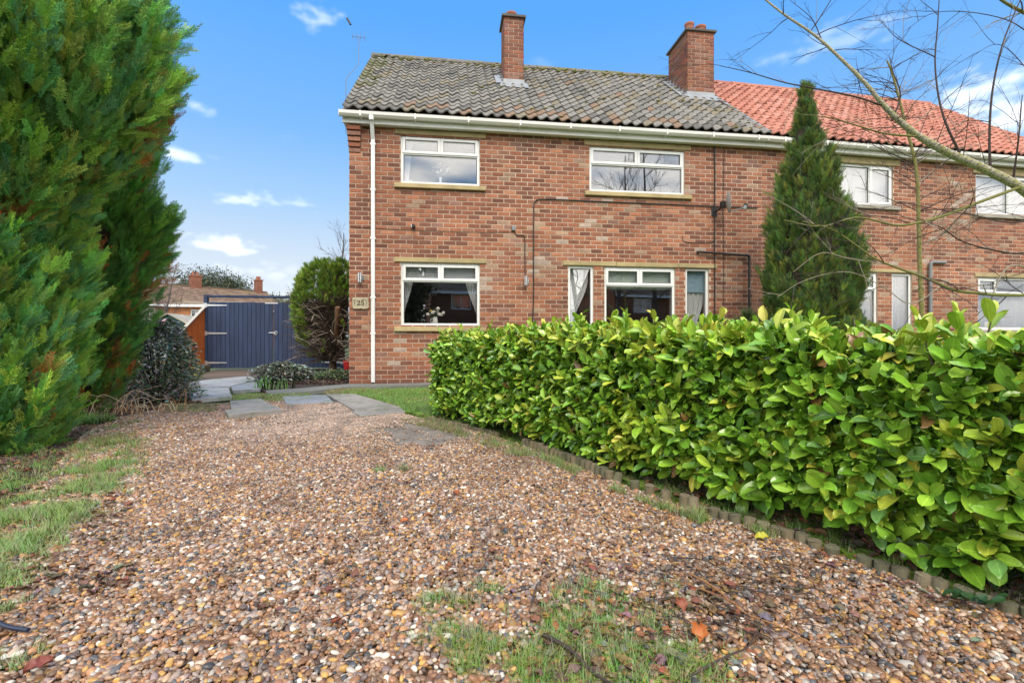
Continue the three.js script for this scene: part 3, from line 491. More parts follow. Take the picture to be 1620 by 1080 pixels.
  const cr = new MB(); cr.tube([V(-0.28, 7.32, -1.65), V(0.02, 7.3, -1.65)], 0.005, 5); for (let k = 0; k < 4; k++) cr.tube([V(-0.26 + k * 0.08, 7.23, -1.66), V(-0.26 + k * 0.08, 7.4, -1.66)], 0.004, 5); cr.build('elements', std([0.16, 0.17, 0.18], 0.6), ae); const bl = new MB(); bl.m = new THREE.Matrix4().makeRotationZ(-1.05).setPosition(-0.34, 7.62, -1.65); bl.bevel(-0.08, -0.02, 0, 0.08, 0.02, 0.03, 0.006); bl.build('head', M.blackPlastic, ae);
}

// ----- behind the panes
{
  const curtainMat = phys([0.80, 0.82, 0.84], 0.95, { transmission: 0.3, thickness: 0 });
  const curtain = (frame, xa, xb, yTop, yBot, pull, seed, label, mat = curtainMat) => {   // xa outer edge, xb inner edge at the top; pulled back towards xa further down
    const mb = new MB(), n = 40, m = 14, P = (i, j) => { const u = i / n, v = j / m, w = lerp(xb, lerp(xb, xa, pull), sstep(0.15, 1, v)); return V(lerp(xa, w, u), lerp(yTop, yBot, v), -0.175 + 0.022 * Math.sin(u * 30 + seed + v) * (0.6 + 0.4 * v)); };
    for (let i = 0; i < n; i++) for (let j = 0; j < m; j++) mb.quad(P(i, j + 1), P(i + 1, j + 1), P(i + 1, j), P(i, j));
    let g = mb.geo(); g.deleteAttribute('normal'); g.deleteAttribute('uv'); g = mergeVertices(g, 1e-5); g.computeVertexNormals();
    const o = solo('curtain', g, mat, label, 'curtain'); o.position.copy(frame === 'A' ? P0 : P1); o.rotation.y = frame === 'A' ? ANG : ANG2; return o;
  };
  curtain('A', 0.92, 1.13, 2.2, 1.06, 0.95, 1, 'pale curtain tied back on the downpipe side of the flower jug window'); curtain('A', 2.37, 2.09, 2.2, 1.06, 0.9, 2, 'pale curtain tied back on the far side of the flower jug window');
  curtain('A', 4.07, 4.50, 2.2, 0.96, 0.8, 3, 'pale curtain swept aside in the narrow light with sky reflection'); curtain('A', 6.46, 6.93, 1.78, 0.96, 0.35, 4, 'pleated grey curtain under a blue blind in the narrow window');
  curtain('A', 0.93, 1.10, 4.55, 3.68, 0.35, 5, 'pale curtain at the edge of the upper window by the downpipe');
  const blind = (x0, x1, y0, y1, z, c, label) => { const g = new RoundedBoxGeometry(x1 - x0, y1 - y0, 0.012, 1, 0.004); g.translate((x0 + x1) / 2, (y0 + y1) / 2, z); const o = solo('roller_blind', g, std(c, 0.9), label, 'blind'); o.position.copy(P0); o.rotation.y = ANG; };
  blind(6.46, 6.94, 1.76, 2.21, -0.14, [0.30, 0.44, 0.54], 'slate blue roller blind half down in a narrow window'); blind(4.80, 6.22, 1.80, 2.21, -0.14, [0.44, 0.52, 0.46], 'pale green roller blind behind the top lights of the middle window');
  blind(0.93, 2.35, 1.93, 2.21, -0.14, [0.46, 0.50, 0.50], 'grey roller blind behind the top lights of the flower jug window');
  const jug = onA('flower_jug', 'white jug of cream roses on the lower window board', 'jug'); const r = mul(77);
  const prof = [[0.001, 0], [0.045, 0], [0.05, 0.02], [0.052, 0.07], [0.043, 0.12], [0.04, 0.135], [0.046, 0.15], [0.041, 0.15], [0.036, 0.13], [0.001, 0.12]].map((a) => new THREE.Vector2(...a)); const g = new THREE.LatheGeometry(prof, 24); g.translate(1.53, 1.085, -0.26); part('jug', g, phys([0.78, 0.78, 0.76], 0.25), jug);
  const hd = new MB(); hd.tube(spline([V(1.49, 1.20, -0.26), V(1.455, 1.205, -0.26), V(1.445, 1.165, -0.26), V(1.46, 1.13, -0.26), V(1.485, 1.12, -0.26)], 12), 0.007, 8); hd.build('handle', phys([0.78, 0.78, 0.76], 0.25), jug);
  const sill = new MB(); sill.bevel(0.93, 1.05, -0.42, 2.35, 1.082, -0.145, 0.004); sill.build('window_board', M.upvc, houseA);
  const petal = std([0.75, 0.74, 0.66], 0.8), gold = std([0.6, 0.42, 0.08], 0.8), green = std([0.07, 0.13, 0.06], 0.8);
  for (let k = 0; k < 16; k++) { const a = r() * 6.28, e = 0.25 + r() * 1.1, l = 0.10 + r() * 0.09, c = V(1.53 + Math.cos(a) * Math.cos(e) * l, 1.24 + Math.sin(e) * l * 0.95, -0.26 + Math.sin(a) * Math.cos(e) * l * 0.6), mb = new MB(); mb.tube([V(1.53, 1.2, -0.26), c], 0.003, 5); mb.build('stem', green, jug);
    const fg = new THREE.IcosahedronGeometry(k < 10 ? 0.026 + r() * 0.012 : 0.016, 2), p = fg.attributes.position; for (let i = 0; i < p.count; i++) { const q = V(p.getX(i), p.getY(i), p.getZ(i)), n = 1 + 0.35 * N3(q.x * 60, q.y * 60 + k, q.z * 60); p.setXYZ(i, q.x * n, q.y * n * 0.85, q.z * n); } fg.computeVertexNormals(); fg.translate(c.x, c.y, c.z); part('bloom', fg, k === 12 || k === 3 ? gold : k < 10 ? petal : green, jug); }
  // upper window: dried flower spray, picture frame and little white ornaments on the board
  const ub = new MB(); ub.bevel(0.93, 3.665, -0.42, 2.35, 3.70, -0.145, 0.004); ub.build('window_board', M.upvc, houseA);
  const vz = onA('flower_vase', 'glass vase with a round spray of white blossom in the upper window', 'vase'); const vg = new THREE.LatheGeometry([[0.001, 0], [0.04, 0], [0.03, 0.05], [0.022, 0.14], [0.03, 0.2], [0.026, 0.2], [0.018, 0.14], [0.001, 0.02]].map((a) => new THREE.Vector2(...a)), 18); vg.translate(1.63, 3.70, -0.28); part('vase', vg, std([0.7, 0.75, 0.8], 0.2), vz);
  for (let k = 0; k < 34; k++) { const a = r() * 6.28, e = -0.25 + r() * 1.8, l = 0.12 + r() * 0.07, c = V(1.63 + Math.cos(a) * Math.cos(e) * l, 3.99 + Math.sin(e) * l, -0.28 + Math.sin(a) * Math.cos(e) * l * 0.5); const fg = new THREE.IcosahedronGeometry(0.012 + r() * 0.014, 1); fg.scale(1, 0.7, 1); fg.translate(c.x, c.y, c.z); part('blossom', fg, petal, vz); const mb = new MB(); mb.tube([V(1.63, 3.88, -0.28), c], 0.002, 4); mb.build('stem', green, vz); }
  const pf2 = onA('picture_frame', 'small white picture frame leaning in the upper window corner', 'picture frame'); { const m = new MB(); m.bevel(0.97, 3.702, -0.27, 1.09, 3.72, -0.25).bevel(0.97, 3.80, -0.27, 1.09, 3.82, -0.25).bevel(0.97, 3.72, -0.27, 0.99, 3.80, -0.25).bevel(1.07, 3.72, -0.27, 1.09, 3.80, -0.25); m.build('frame', M.upvc, pf2); const q = new MB(); q.box(0.99, 3.72, -0.266, 1.07, 3.80, -0.258); q.build('picture', std([0.2, 0.22, 0.24], 0.6), pf2); }
  for (const [x, y, l] of [[1.19, 3.70, 'white candle holder on the upper window board beside the picture frame'], [1.99, 3.70, 'white candle holder on the upper window board away from the picture frame']]) { const t = onA('candle_holder', l, 'candle holder', 'ornaments in the upper window'); const c = new THREE.LatheGeometry([[0.001, 0], [0.03, 0], [0.026, 0.02], [0.022, 0.05], [0.03, 0.07], [0.001, 0.075]].map((a) => new THREE.Vector2(...a)), 16); c.translate(x, y, -0.25); part('holder', c, petal, t); }
  // net curtains, right house
  const net = phys([0.46, 0.48, 0.50], 0.95, { transmission: 0.35, thickness: 0 });
  const netGrey = phys([0.24, 0.25, 0.26], 0.95, { transmission: 0.3, thickness: 0 });
  curtain('B', 1.42, 3.12, 4.5, 3.67, 0.01, 8, 'white net curtain filling the upper window behind the pointed conifer', net); curtain('B', 5.32, 6.96, 4.48, 3.62, 0.01, 9, 'white net curtain in the upper window behind the birch stem', net);
  curtain('B', 5.38, 6.98, 1.72, 1.04, 0.01, 10, 'grey net curtain in the lower window of the orange roofed house', netGrey); curtain('B', 3.13, 3.60, 2.2, 0.96, 0.55, 11, 'grey net curtain in the tall narrow window of the orange roofed house', netGrey);
  const st = solo('window_sticker', new RoundedBoxGeometry(0.16, 0.10, 0.003, 1, 0.001), std([0.72, 0.70, 0.68], 0.6), 'small white card with red stripes low in the lower right window', 'card'); st.position.set(5.75, 1.16, -0.09).applyAxisAngle(V(0, 1, 0), ANG2).add(P1); st.rotation.y = ANG2;
  for (const y of [0.022, -0.006, -0.03]) { const b = new RoundedBoxGeometry(0.12, 0.012, 0.002, 1, 0.0005); b.translate(0, y, 0.0025); part('stripe', b, std([0.55, 0.06, 0.05], 0.6), st); }
}

// ---------------------------------------------------------------- ground, drive, paving
const inView = (x, z, pad = 0.5) => z < -0.7 && Math.abs(x) < 1.16 * -z + pad;
const EDGE = [gp(676, 664), gp(760, 682), gp(880, 722), gp(1000, 771), gp(1130, 815), gp(1260, 855), gp(1400, 902), gp(1540, 950), gp(1640, 985), gp(1800, 1060), [1.85, -0.62], [2.3, 0.4]];   // log edging at the hedge foot
setting('ground', (() => { const g = new THREE.PlaneGeometry(900, 900, 1, 1); g.rotateX(-Math.PI / 2); g.translate(0, -0.05, -150); const u = g.attributes.uv; for (let i = 0; i < u.count; i++) u.setXY(i, u.getX(i) * 450, u.getY(i) * 450); return g; })(), std([0.11, 0.14, 0.06], 0.95, { map: T.lawn }));
const DRIVE = [[2.3, 0.4], ...EDGE.slice(0, -1).reverse(), gp(640, 655), gp(560, 640), gp(520, 634), gp(450, 630), gp(420, 634), gp(352, 638), gp(292, 640), gp(240, 650), gp(165, 664), gp(128, 690), gp(100, 722), gp(62, 765), gp(10, 800), gp(-60, 850), [-2.4, -0.9], [-2.4, 0.4]];
setting('gravel_bed', slab(DRIVE, -0.048, -0.012), std([0.17, 0.13, 0.10], 0.95, { map: T.soil, bumpMap: T.soil, bumpScale: 0.02 }));
setting('bare_earth', (() => { const [bx, bz] = gp(672, 682), P = []; for (let i = 0; i < 26; i++) { const a = i / 26 * 6.283, k = 1 + 0.5 * fbm(Math.cos(a) * 1.3, Math.sin(a) * 1.3, 4, 3); P.push([bx + Math.cos(a) * 0.56 * k, bz + Math.sin(a) * 0.7 * k]); } return slab(P, -0.046, -0.0075); })(), std([0.36, 0.325, 0.29], 0.95, { map: T.soil, bumpMap: T.soil, bumpScale: 0.02 }));
const LAWN = [gp(536, 622), gp(560, 617), gp(690, 613), [1.5, -7.9], [5.5, -8.6], [9.5, -9.2], [9.5, -1.2], [2.4, 0.2], ...EDGE.slice(1, -2).reverse().map(([x, z]) => [x + 0.06, z - 0.03]), gp(690, 660), gp(640, 650), gp(600, 634)];
setting('lawn', slab(LAWN, -0.048, -0.004), std([0.20, 0.34, 0.05], 0.95, { map: T.lawn, bumpMap: T.lawn, bumpScale: 0.02 }));
const VERGE = [gp(352, 638), gp(292, 640), gp(240, 650), gp(165, 664), gp(128, 690), gp(100, 722), gp(62, 765), gp(10, 800), gp(-60, 850), [-2.4, -0.9], [-9, -0.9], [-9, -12.2], gp(318, 588), gp(296, 618), gp(320, 636)];
setting('flower_bed', slab(VERGE, -0.048, -0.006), std([0.13, 0.085, 0.06], 0.95, { map: T.soil, bumpMap: T.soil, bumpScale: 0.03 }));
const BARK_BED = [gp(404, 613), gp(424, 598), gp(440, 588), [-4.6, -12.9], [-3.3, -12.6], [-2.99, -8.7], gp(548, 608), gp(470, 615), gp(420, 618)];
setting('bark_bed', slab(BARK_BED, -0.048, 0.004), std([0.07, 0.048, 0.04], 0.95, { map: T.soil, bumpMap: T.soil, bumpScale: 0.03 }));
setting('back_path', slab([gp(306, 604), gp(322, 590), [-8.2, -13.2], [-4.4, -13.2], gp(438, 589), gp(424, 597), gp(404, 612)], -0.048, -0.008), std([0.17, 0.125, 0.09], 0.9, { map: T.stain }));
{ // concrete strip along the house foot and the kerb of the bed
  const strip = new MB(); strip.bevel(0, 0, 0, 1, 1, 1, 0.01);
  setting('house_footing', slab([gp(420, 619), gp(470, 615.5), gp(552, 608.2), gp(640, 607), [-1.2, -8.79], [4.5, -9.55], [4.46, -9.3], [-1.25, -8.5], gp(660, 611), gp(552, 613.5), gp(470, 622), gp(424, 625)], -0.045, 0.014), std([0.24, 0.25, 0.23], 0.9, { map: T.stain, bumpMap: T.grain, bumpScale: 0.006 }));
  const path = new THREE.Group(); path.name = 'slab_path'; path.userData.kind = 'structure'; scene.add(path);
  const slabs = [
    [[[300, 605], [340, 600.5], [392, 596], [411, 599.5], [363, 612.5], [297, 614]], 0.012, 0], [[[366, 613.3], [412, 600.6], [419, 611], [411, 616.5], [369, 619]], 0.014, 1], [[[293, 615.6], [360, 614], [363, 620], [300, 623]], 0.009, 0], [[[298, 624.4], [362, 621.5], [366, 629], [304, 634]], 0.016, 2],
    [[[364, 637], [412, 633.5], [427, 643.5], [366, 650]], 0.02, 3], [[[356, 657], [425, 645.5], [446, 654], [362, 664]], 0.045, 3], [[[447, 628.5], [515, 626], [526, 637.5], [453, 641]], 0.012, 1], [[[517, 626], [561, 625.5], [632, 646.5], [562, 652]], 0.018, 3], [[[558, 653.2], [634, 648], [640, 653.5], [570, 659.5]], 0.012, 3]];
  const mats = [[0.45, 0.455, 0.47], [0.34, 0.365, 0.40], [0.47, 0.475, 0.485], [0.37, 0.35, 0.32]].map((c) => phys(c.map((x) => x * 1.12), 0.75, { map: T.slate, bumpMap: T.slate, bumpScale: 0.006 }));
  slabs.forEach(([P, y, k], i) => {
    const Q = P.map(([a, b]) => gp(a, b)), s = new THREE.Shape(Q.map(([x, z]) => new THREE.Vector2(x, -z)));
    const g = new THREE.ExtrudeGeometry(s, { depth: 0.045, bevelEnabled: true, bevelSize: 0.006, bevelThickness: 0.006, bevelSegments: 2 }); g.rotateX(-Math.PI / 2); g.translate(0, y - 0.045, 0);
    part(i ? 'slab_' + String(i).padStart(3, '0') : 'slab', g, mats[k], path);
  });
}
// pebbles
const grassSpots = [[740, 1040, 34], [735, 1015, 30], [715, 1000, 26], [775, 1020, 24], [690, 945, 18], [730, 955, 20], [770, 930, 22], [820, 1035, 34], [870, 1030, 40], [910, 1000, 50], [930, 980, 45], [960, 1010, 45], [900, 1060, 60], [960, 1060, 60], [850, 1075, 45], [930, 935, 34], [965, 940, 30], [900, 945, 26], [985, 960, 26], [1060, 1045, 55], [1090, 1055, 50], [1110, 1070, 45], [1020, 1030, 34], [1040, 985, 26], [870, 975, 24], [1000, 1075, 40], [10, 960, 26], [30, 1045, 30], [20, 930, 22], [640, 742, 9], [600, 745, 7]].map(([px, py, rpx]) => { const [x, z] = gp(px, py); return [x, z, rpx / (FOC / -z)]; });
const patch = (x, z) => { let m = 9; for (const [a, b, r] of grassSpots) m = Math.min(m, Math.hypot(x - a, (z - b) * 1.0) / r); return m; };
{
  const PAL = [[0.42, 0.27, 0.17], [0.40, 0.205, 0.10], [0.39, 0.30, 0.25], [0.66, 0.60, 0.52], [0.11, 0.11, 0.115], [0.20, 0.115, 0.07], [0.54, 0.31, 0.095], [0.28, 0.205, 0.19], [0.47, 0.33, 0.24], [0.30, 0.15, 0.08], [0.52, 0.40, 0.30]], W = [14, 20, 9, 9, 9, 15, 10, 7, 10, 15, 8], tot = W.reduce((a, b) => a + b);
  const pebble = (s) => { const g = mergeVertices(new THREE.IcosahedronGeometry(1, 2).deleteAttribute('normal').deleteAttribute('uv')), p = g.attributes.position; for (let i = 0; i < p.count; i++) { const x = p.getX(i), y = p.getY(i), z = p.getZ(i), n = 1 + 0.28 * N3(x * 0.9 + s * 7, y * 0.9, z * 0.9) + 0.1 * N3(x * 2.2, y * 2.2 + s, z * 2.2); p.setXYZ(i, x * n, y * n, z * n); } g.computeVertexNormals(); return g; };
  const lists = [[], [], []], r = mul(5), m4 = new THREE.Matrix4(), q = new THREE.Quaternion(), e = new THREE.Euler(), c = new THREE.Color();
  const put = (x, z, y, s) => {
    e.set((r() - 0.5) * 1.1, r() * 6.3, (r() - 0.5) * 1.1); q.setFromEuler(e);
    const a = s * (0.9 + r() * 0.55), b = s * (0.55 + r() * 0.25), d = s * (0.7 + r() * 0.3);
    let w = r() * tot, k = 0; while (w > W[k]) w -= W[k++];
    const far = sstep(3.2, 4.6, -z) * sstep(-2.8, -2.2, x) * (fbm(x * 1.5, z * 1.5, 3, 3) > -0.25 ? 1 : 0.3);       // trodden, dusty stretch before the paving
    const wet = 1 - 0.30 * sstep(-0.05, 0.3, fbm(x * 4.1, z * 2.9, 7, 4)), sh = (0.42 + r() * 0.76) * wet;
    const P = PAL[k]; c.setRGB(lerp(P[0], 0.54, far * 0.62) * sh, lerp(P[1], 0.42, far * 0.62) * sh, lerp(P[2], 0.335, far * 0.62) * sh);
    lists[Math.floor(r() * 3)].push({ m: new THREE.Matrix4().compose(V(x, y, z), q, V(a, b, d)), c: c.clone() });
  };
  const bare = (x, z) => { const [bx, bz] = gp(672, 682); return Math.hypot((x - bx) / 0.5, (z - bz) / 0.62); };        // bare earth where the drive meets the hedge end
  for (let z = -0.75; z > -7.2; z -= 0.0100) for (let x = -4.6; x < 2.4; x += 0.0108) {
    const X = x + (r() - 0.5) * 0.011, Z = z + (r() - 0.5) * 0.011;
    if (!inView(X, Z, 0.35) || !inPoly(X, Z, DRIVE)) continue;
    const p = patch(X, Z); if (p < 1 && r() < 0.72 - 0.5 * p * p) continue;
    const bb = bare(X, Z) + fbm(X * 4, Z * 4, 1, 3) * 0.9; if (r() < (1 - sstep(0.55, 1.25, bb)) * 0.98) continue;
    const thin = fbm(X * 1.2 + 9, Z * 1.2, 4, 3); if (-Z > 4.2 && thin > 0.2 && r() < 0.5) continue;
    const hump = fbm(X * 3, Z * 3, 2.5, 2) * 0.02;
    put(X, Z, -0.008 + hump * 0.5 + r() * 0.010, (0.0058 + r() * r() * 0.0066) * (r() < 0.05 ? 1.35 : 1));
  }
  for (let i = 0; i < 2600; i++) { const x = -4.6 + r() * 7, z = -0.8 - r() * 6; if (inPoly(x, z, DRIVE) || !inView(x, z) ) continue; const [gx] = [0]; if (Math.min(...EDGE.map(([a, b]) => Math.hypot(a - x, b - z))) < 0.4 || inPoly(x, z, VERGE) && r() < 0.35) put(x, z, 0, 0.005 + r() * 0.005); }
  const grav = new THREE.Group(); grav.name = 'gravel'; grav.userData.kind = 'stuff'; tag(grav, 'wet brown and tan pea gravel covering the drive', 'gravel'); scene.add(grav);
  const pm = phys([1, 1, 1], 0.30, { specularIntensity: 1 });
  lists.forEach((l, i) => copies('pebbles', pebble(i), pm, l, grav));
  console.log('pebbles', lists.map((l) => l.length).join(' '));
}
// grass: blades gathered into tufts
const tuft = (seed, n, h, spread, w) => { const r = mul(seed), mb = new MB(); for (let i = 0; i < n; i++) {
  const a = r() * 6.28, lean = 0.2 + r() * 1.15, L = h * (0.5 + r() * 0.6), x = (r() - 0.5) * spread, z = (r() - 0.5) * spread, dx = Math.cos(a), dz = Math.sin(a), ww = w * (0.7 + r() * 0.6);
  const P = (t) => V(x + dx * lean * L * t * t, L * t * (1 - 0.3 * lean * t), z + dz * lean * L * t * t), S = V(-dz, 0, dx), N = V(dx * 0.4, 0.9, dz * 0.4).normalize();
  let prev = null; for (let k = 0; k <= 3; k++) { const t = k / 3, c = P(t), hw = ww * (1 - t * 0.92) * 0.5, A = mb.vert(c.clone().addScaledVector(S, -hw), N, 0, t), B = mb.vert(c.clone().addScaledVector(S, hw), N, 1, t); if (prev) mb.i.push(prev[0], prev[1], B, prev[0], B, A); prev = [A, B]; } } return mb.geo(); };
const tufts = [tuft(1, 16, 0.06, 0.05, 0.0035), tuft(2, 14, 0.075, 0.04, 0.003), tuft(3, 18, 0.04, 0.06, 0.0035)];
const grassMat = phys([1, 1, 1], 0.7, { transmission: 0.25, thickness: 0, side: THREE.DoubleSide });
function grassField(name, label, spots) {
  const g = new THREE.Group(); g.name = numbered(name); g.userData.kind = 'stuff'; tag(g, label, 'grass'); scene.add(g);
  const L = [[], [], []]; for (const s of spots) L[s.k].push(s); L.forEach((l, i) => l.length && copies('tufts', tufts[i], grassMat, l, g));
}
{
  const r = mul(8), q = new THREE.Quaternion(), e = new THREE.Euler();
  const mk = (x, z, k, s, c, y = -0.006) => { e.set(0, r() * 6.3, 0); q.setFromEuler(e); return { k, m: new THREE.Matrix4().compose(V(x, y, z), q, V(s, s * (0.8 + r() * 0.5), s)), c: rgb(...c.map((v) => v * (0.7 + r() * 0.6))) }; };
  const G1 = [0.22, 0.44, 0.03], G2 = [0.32, 0.50, 0.05], G3 = [0.38, 0.42, 0.09], DRY = [0.46, 0.36, 0.15];
  const pick = () => { const w = r(); return w < 0.42 ? G1 : w < 0.72 ? G2 : w < 0.87 ? G3 : DRY; };
  const near = []; for (const [x, z, R] of grassSpots) { const n = Math.round(10 + 2600 * R * R); for (let i = 0; i < n; i++) { const a = r() * 6.28, d = Math.sqrt(r()) * R * 1.05; near.push(mk(x + Math.cos(a) * d, z + Math.sin(a) * d, Math.floor(r() * 3), 0.42 + r() * 0.35, pick())); } }
  for (let i = 0; i < 260; i++) { const [x, z] = gp(640 + r() * 560, 920 + r() * 170); if (fbm(x * 5, z * 5, 1, 2) > 0) near.push(mk(x, z, Math.floor(r() * 3), 0.3 + r() * 0.3, pick())); }
  grassField('grass_tufts', 'patchy bright green grass growing through the gravel', near);
  const strip = []; for (let i = 0; i < 9000; i++) { const t = r(), px = lerp(-60, 205, Math.pow(t, 0.8)) + (r() + r() - 1) * 60 * t, py = lerp(872, 700, t) + (r() + r() - 1) * 130 * (1 - t * 0.6), [x, z] = gp(px, Math.max(py, 668)); const n = fbm(x * 4.6, z * 4.6, 6, 4); if (n < -0.06 || r() > 0.17 + n * 1.2) continue; strip.push(mk(x, z, Math.floor(r() * 3), 0.5 + r() * 0.6, pick(), -0.008)); }
  const [sx, sz] = gp(125, 668); for (let i = 0; i < 220; i++) strip.push(mk(sx + (r() - 0.5) * 0.5, sz + (r() - 0.5) * 0.25, 1, 1.1 + r() * 0.5, G1));
  for (let i = 0; i < 500; i++) { const [x, z] = gp(262 + r() * 80, 640 + r() * 12); strip.push(mk(x, z, 2, 0.6 + r() * 0.5, r() < 0.5 ? G3 : DRY)); }
  grassField('grass_verge', 'straggling grass strip between the tall conifers and the gravel', strip);
  const lawn = []; for (let i = 0; i < 52000; i++) { const z = -1.3 - r() * 8, x = -2.6 + r() * 9; if (!inPoly(x, z, LAWN)) continue; if (x > 1.2 - z * 0.55) continue; const edge = fbm(x * 2.5, z * 2.5, 2, 3); lawn.push(mk(x, z, Math.floor(r() * 3), 0.5 + r() * 0.5, edge > 0.18 ? G3 : r() < 0.6 ? G1 : G2)); }
  for (let i = 0; i < 900; i++) { const [x, z] = gp(370 + r() * 120, 619 + r() * 12 + 4); lawn.push(mk(x, z, 2, 0.6 + r() * 0.4, r() < 0.35 ? DRY : G2)); }
  for (let i = 0; i < 700; i++) { const [x, z] = gp(515 + r() * 70, 614 + r() * 9); lawn.push(mk(x, z, 2, 0.5 + r() * 0.4, r() < 0.6 ? DRY : G3)); }
  grassField('lawn_grass', 'short green lawn grass beside the house and under the hedge', lawn);
  const weeds = []; for (let i = 0; i < 1500; i++) { const t = r(), k = t * 5, a = EDGE[Math.floor(k)], b = EDGE[Math.floor(k) + 1], f = k % 1, x = lerp(a[0], b[0], f) - 0.02 - r() * 0.16 * (k < 2 ? 1.6 : 0.7), z = lerp(a[1], b[1], f) + r() * 0.05; if (fbm(x * 5, z * 5, 12, 2) < (k < 2.5 ? -0.12 : 0.12)) continue; weeds.push(mk(x, z, Math.floor(r() * 3), 0.5 + r() * 0.5, r() < (k < 1.4 ? 0.55 : 0.15) ? DRY : pick())); }
  grassField('weeds', 'weedy grass along the timber edging below the hedge', weeds);
}
// log edging
{
  const ed = thing('log_edging', 'low edging of upright half round timber logs at the hedge foot', 'edging'), r = mul(12), mats = [[0.24, 0.20, 0.125], [0.19, 0.17, 0.105], [0.29, 0.245, 0.16], [0.17, 0.165, 0.10]].map((c) => std(c, 0.95, { map: T.wood, bumpMap: T.wood, bumpScale: 0.006 }));
  const g = [0, 1, 2].map((s) => { const c = new THREE.CylinderGeometry(0.024, 0.025, 0.12, 10, 1); c.translate(0, 0.03, 0); const p = c.attributes.position, rr = mul(s); for (let i = 0; i < p.count; i++) if (p.getY(i) > 0.05) p.setY(i, p.getY(i) - 0.008 * (Math.hypot(p.getX(i), p.getZ(i)) > 0.01 ? 1 : 0) + 0.004 * rr()); return c; });
  const path = new THREE.CatmullRomCurve3(EDGE.slice(0, 11).map(([x, z]) => V(x, 0, z))), n = Math.floor(path.getLength() / 0.0505);
  let k = 0; for (let i = 0; i < n; i++) { const u = i / n, p = path.getPointAt(u); if (u > 0.22 && u < 0.30 || u > 0.515 && u < 0.54 || u > 0.545 && u < 0.60 && i % 2 || u > 0.735 && u < 0.75) continue; const m = part(k ? 'log_' + String(k).padStart(3, '0') : 'log', g[i % 3], mats[Math.floor(r() * 4)], ed); k++; const lo = u > 0.3 && u < 0.62 ? -0.036 : -0.056; m.position.set(p.x, lo + (r() - 0.5) * 0.014, p.z); m.rotation.set((r() - 0.5) * 0.26, r() * 6, (r() - 0.5) * 0.26 + (u > 0.50 && u < 0.53 ? 0.5 : 0)); }
}
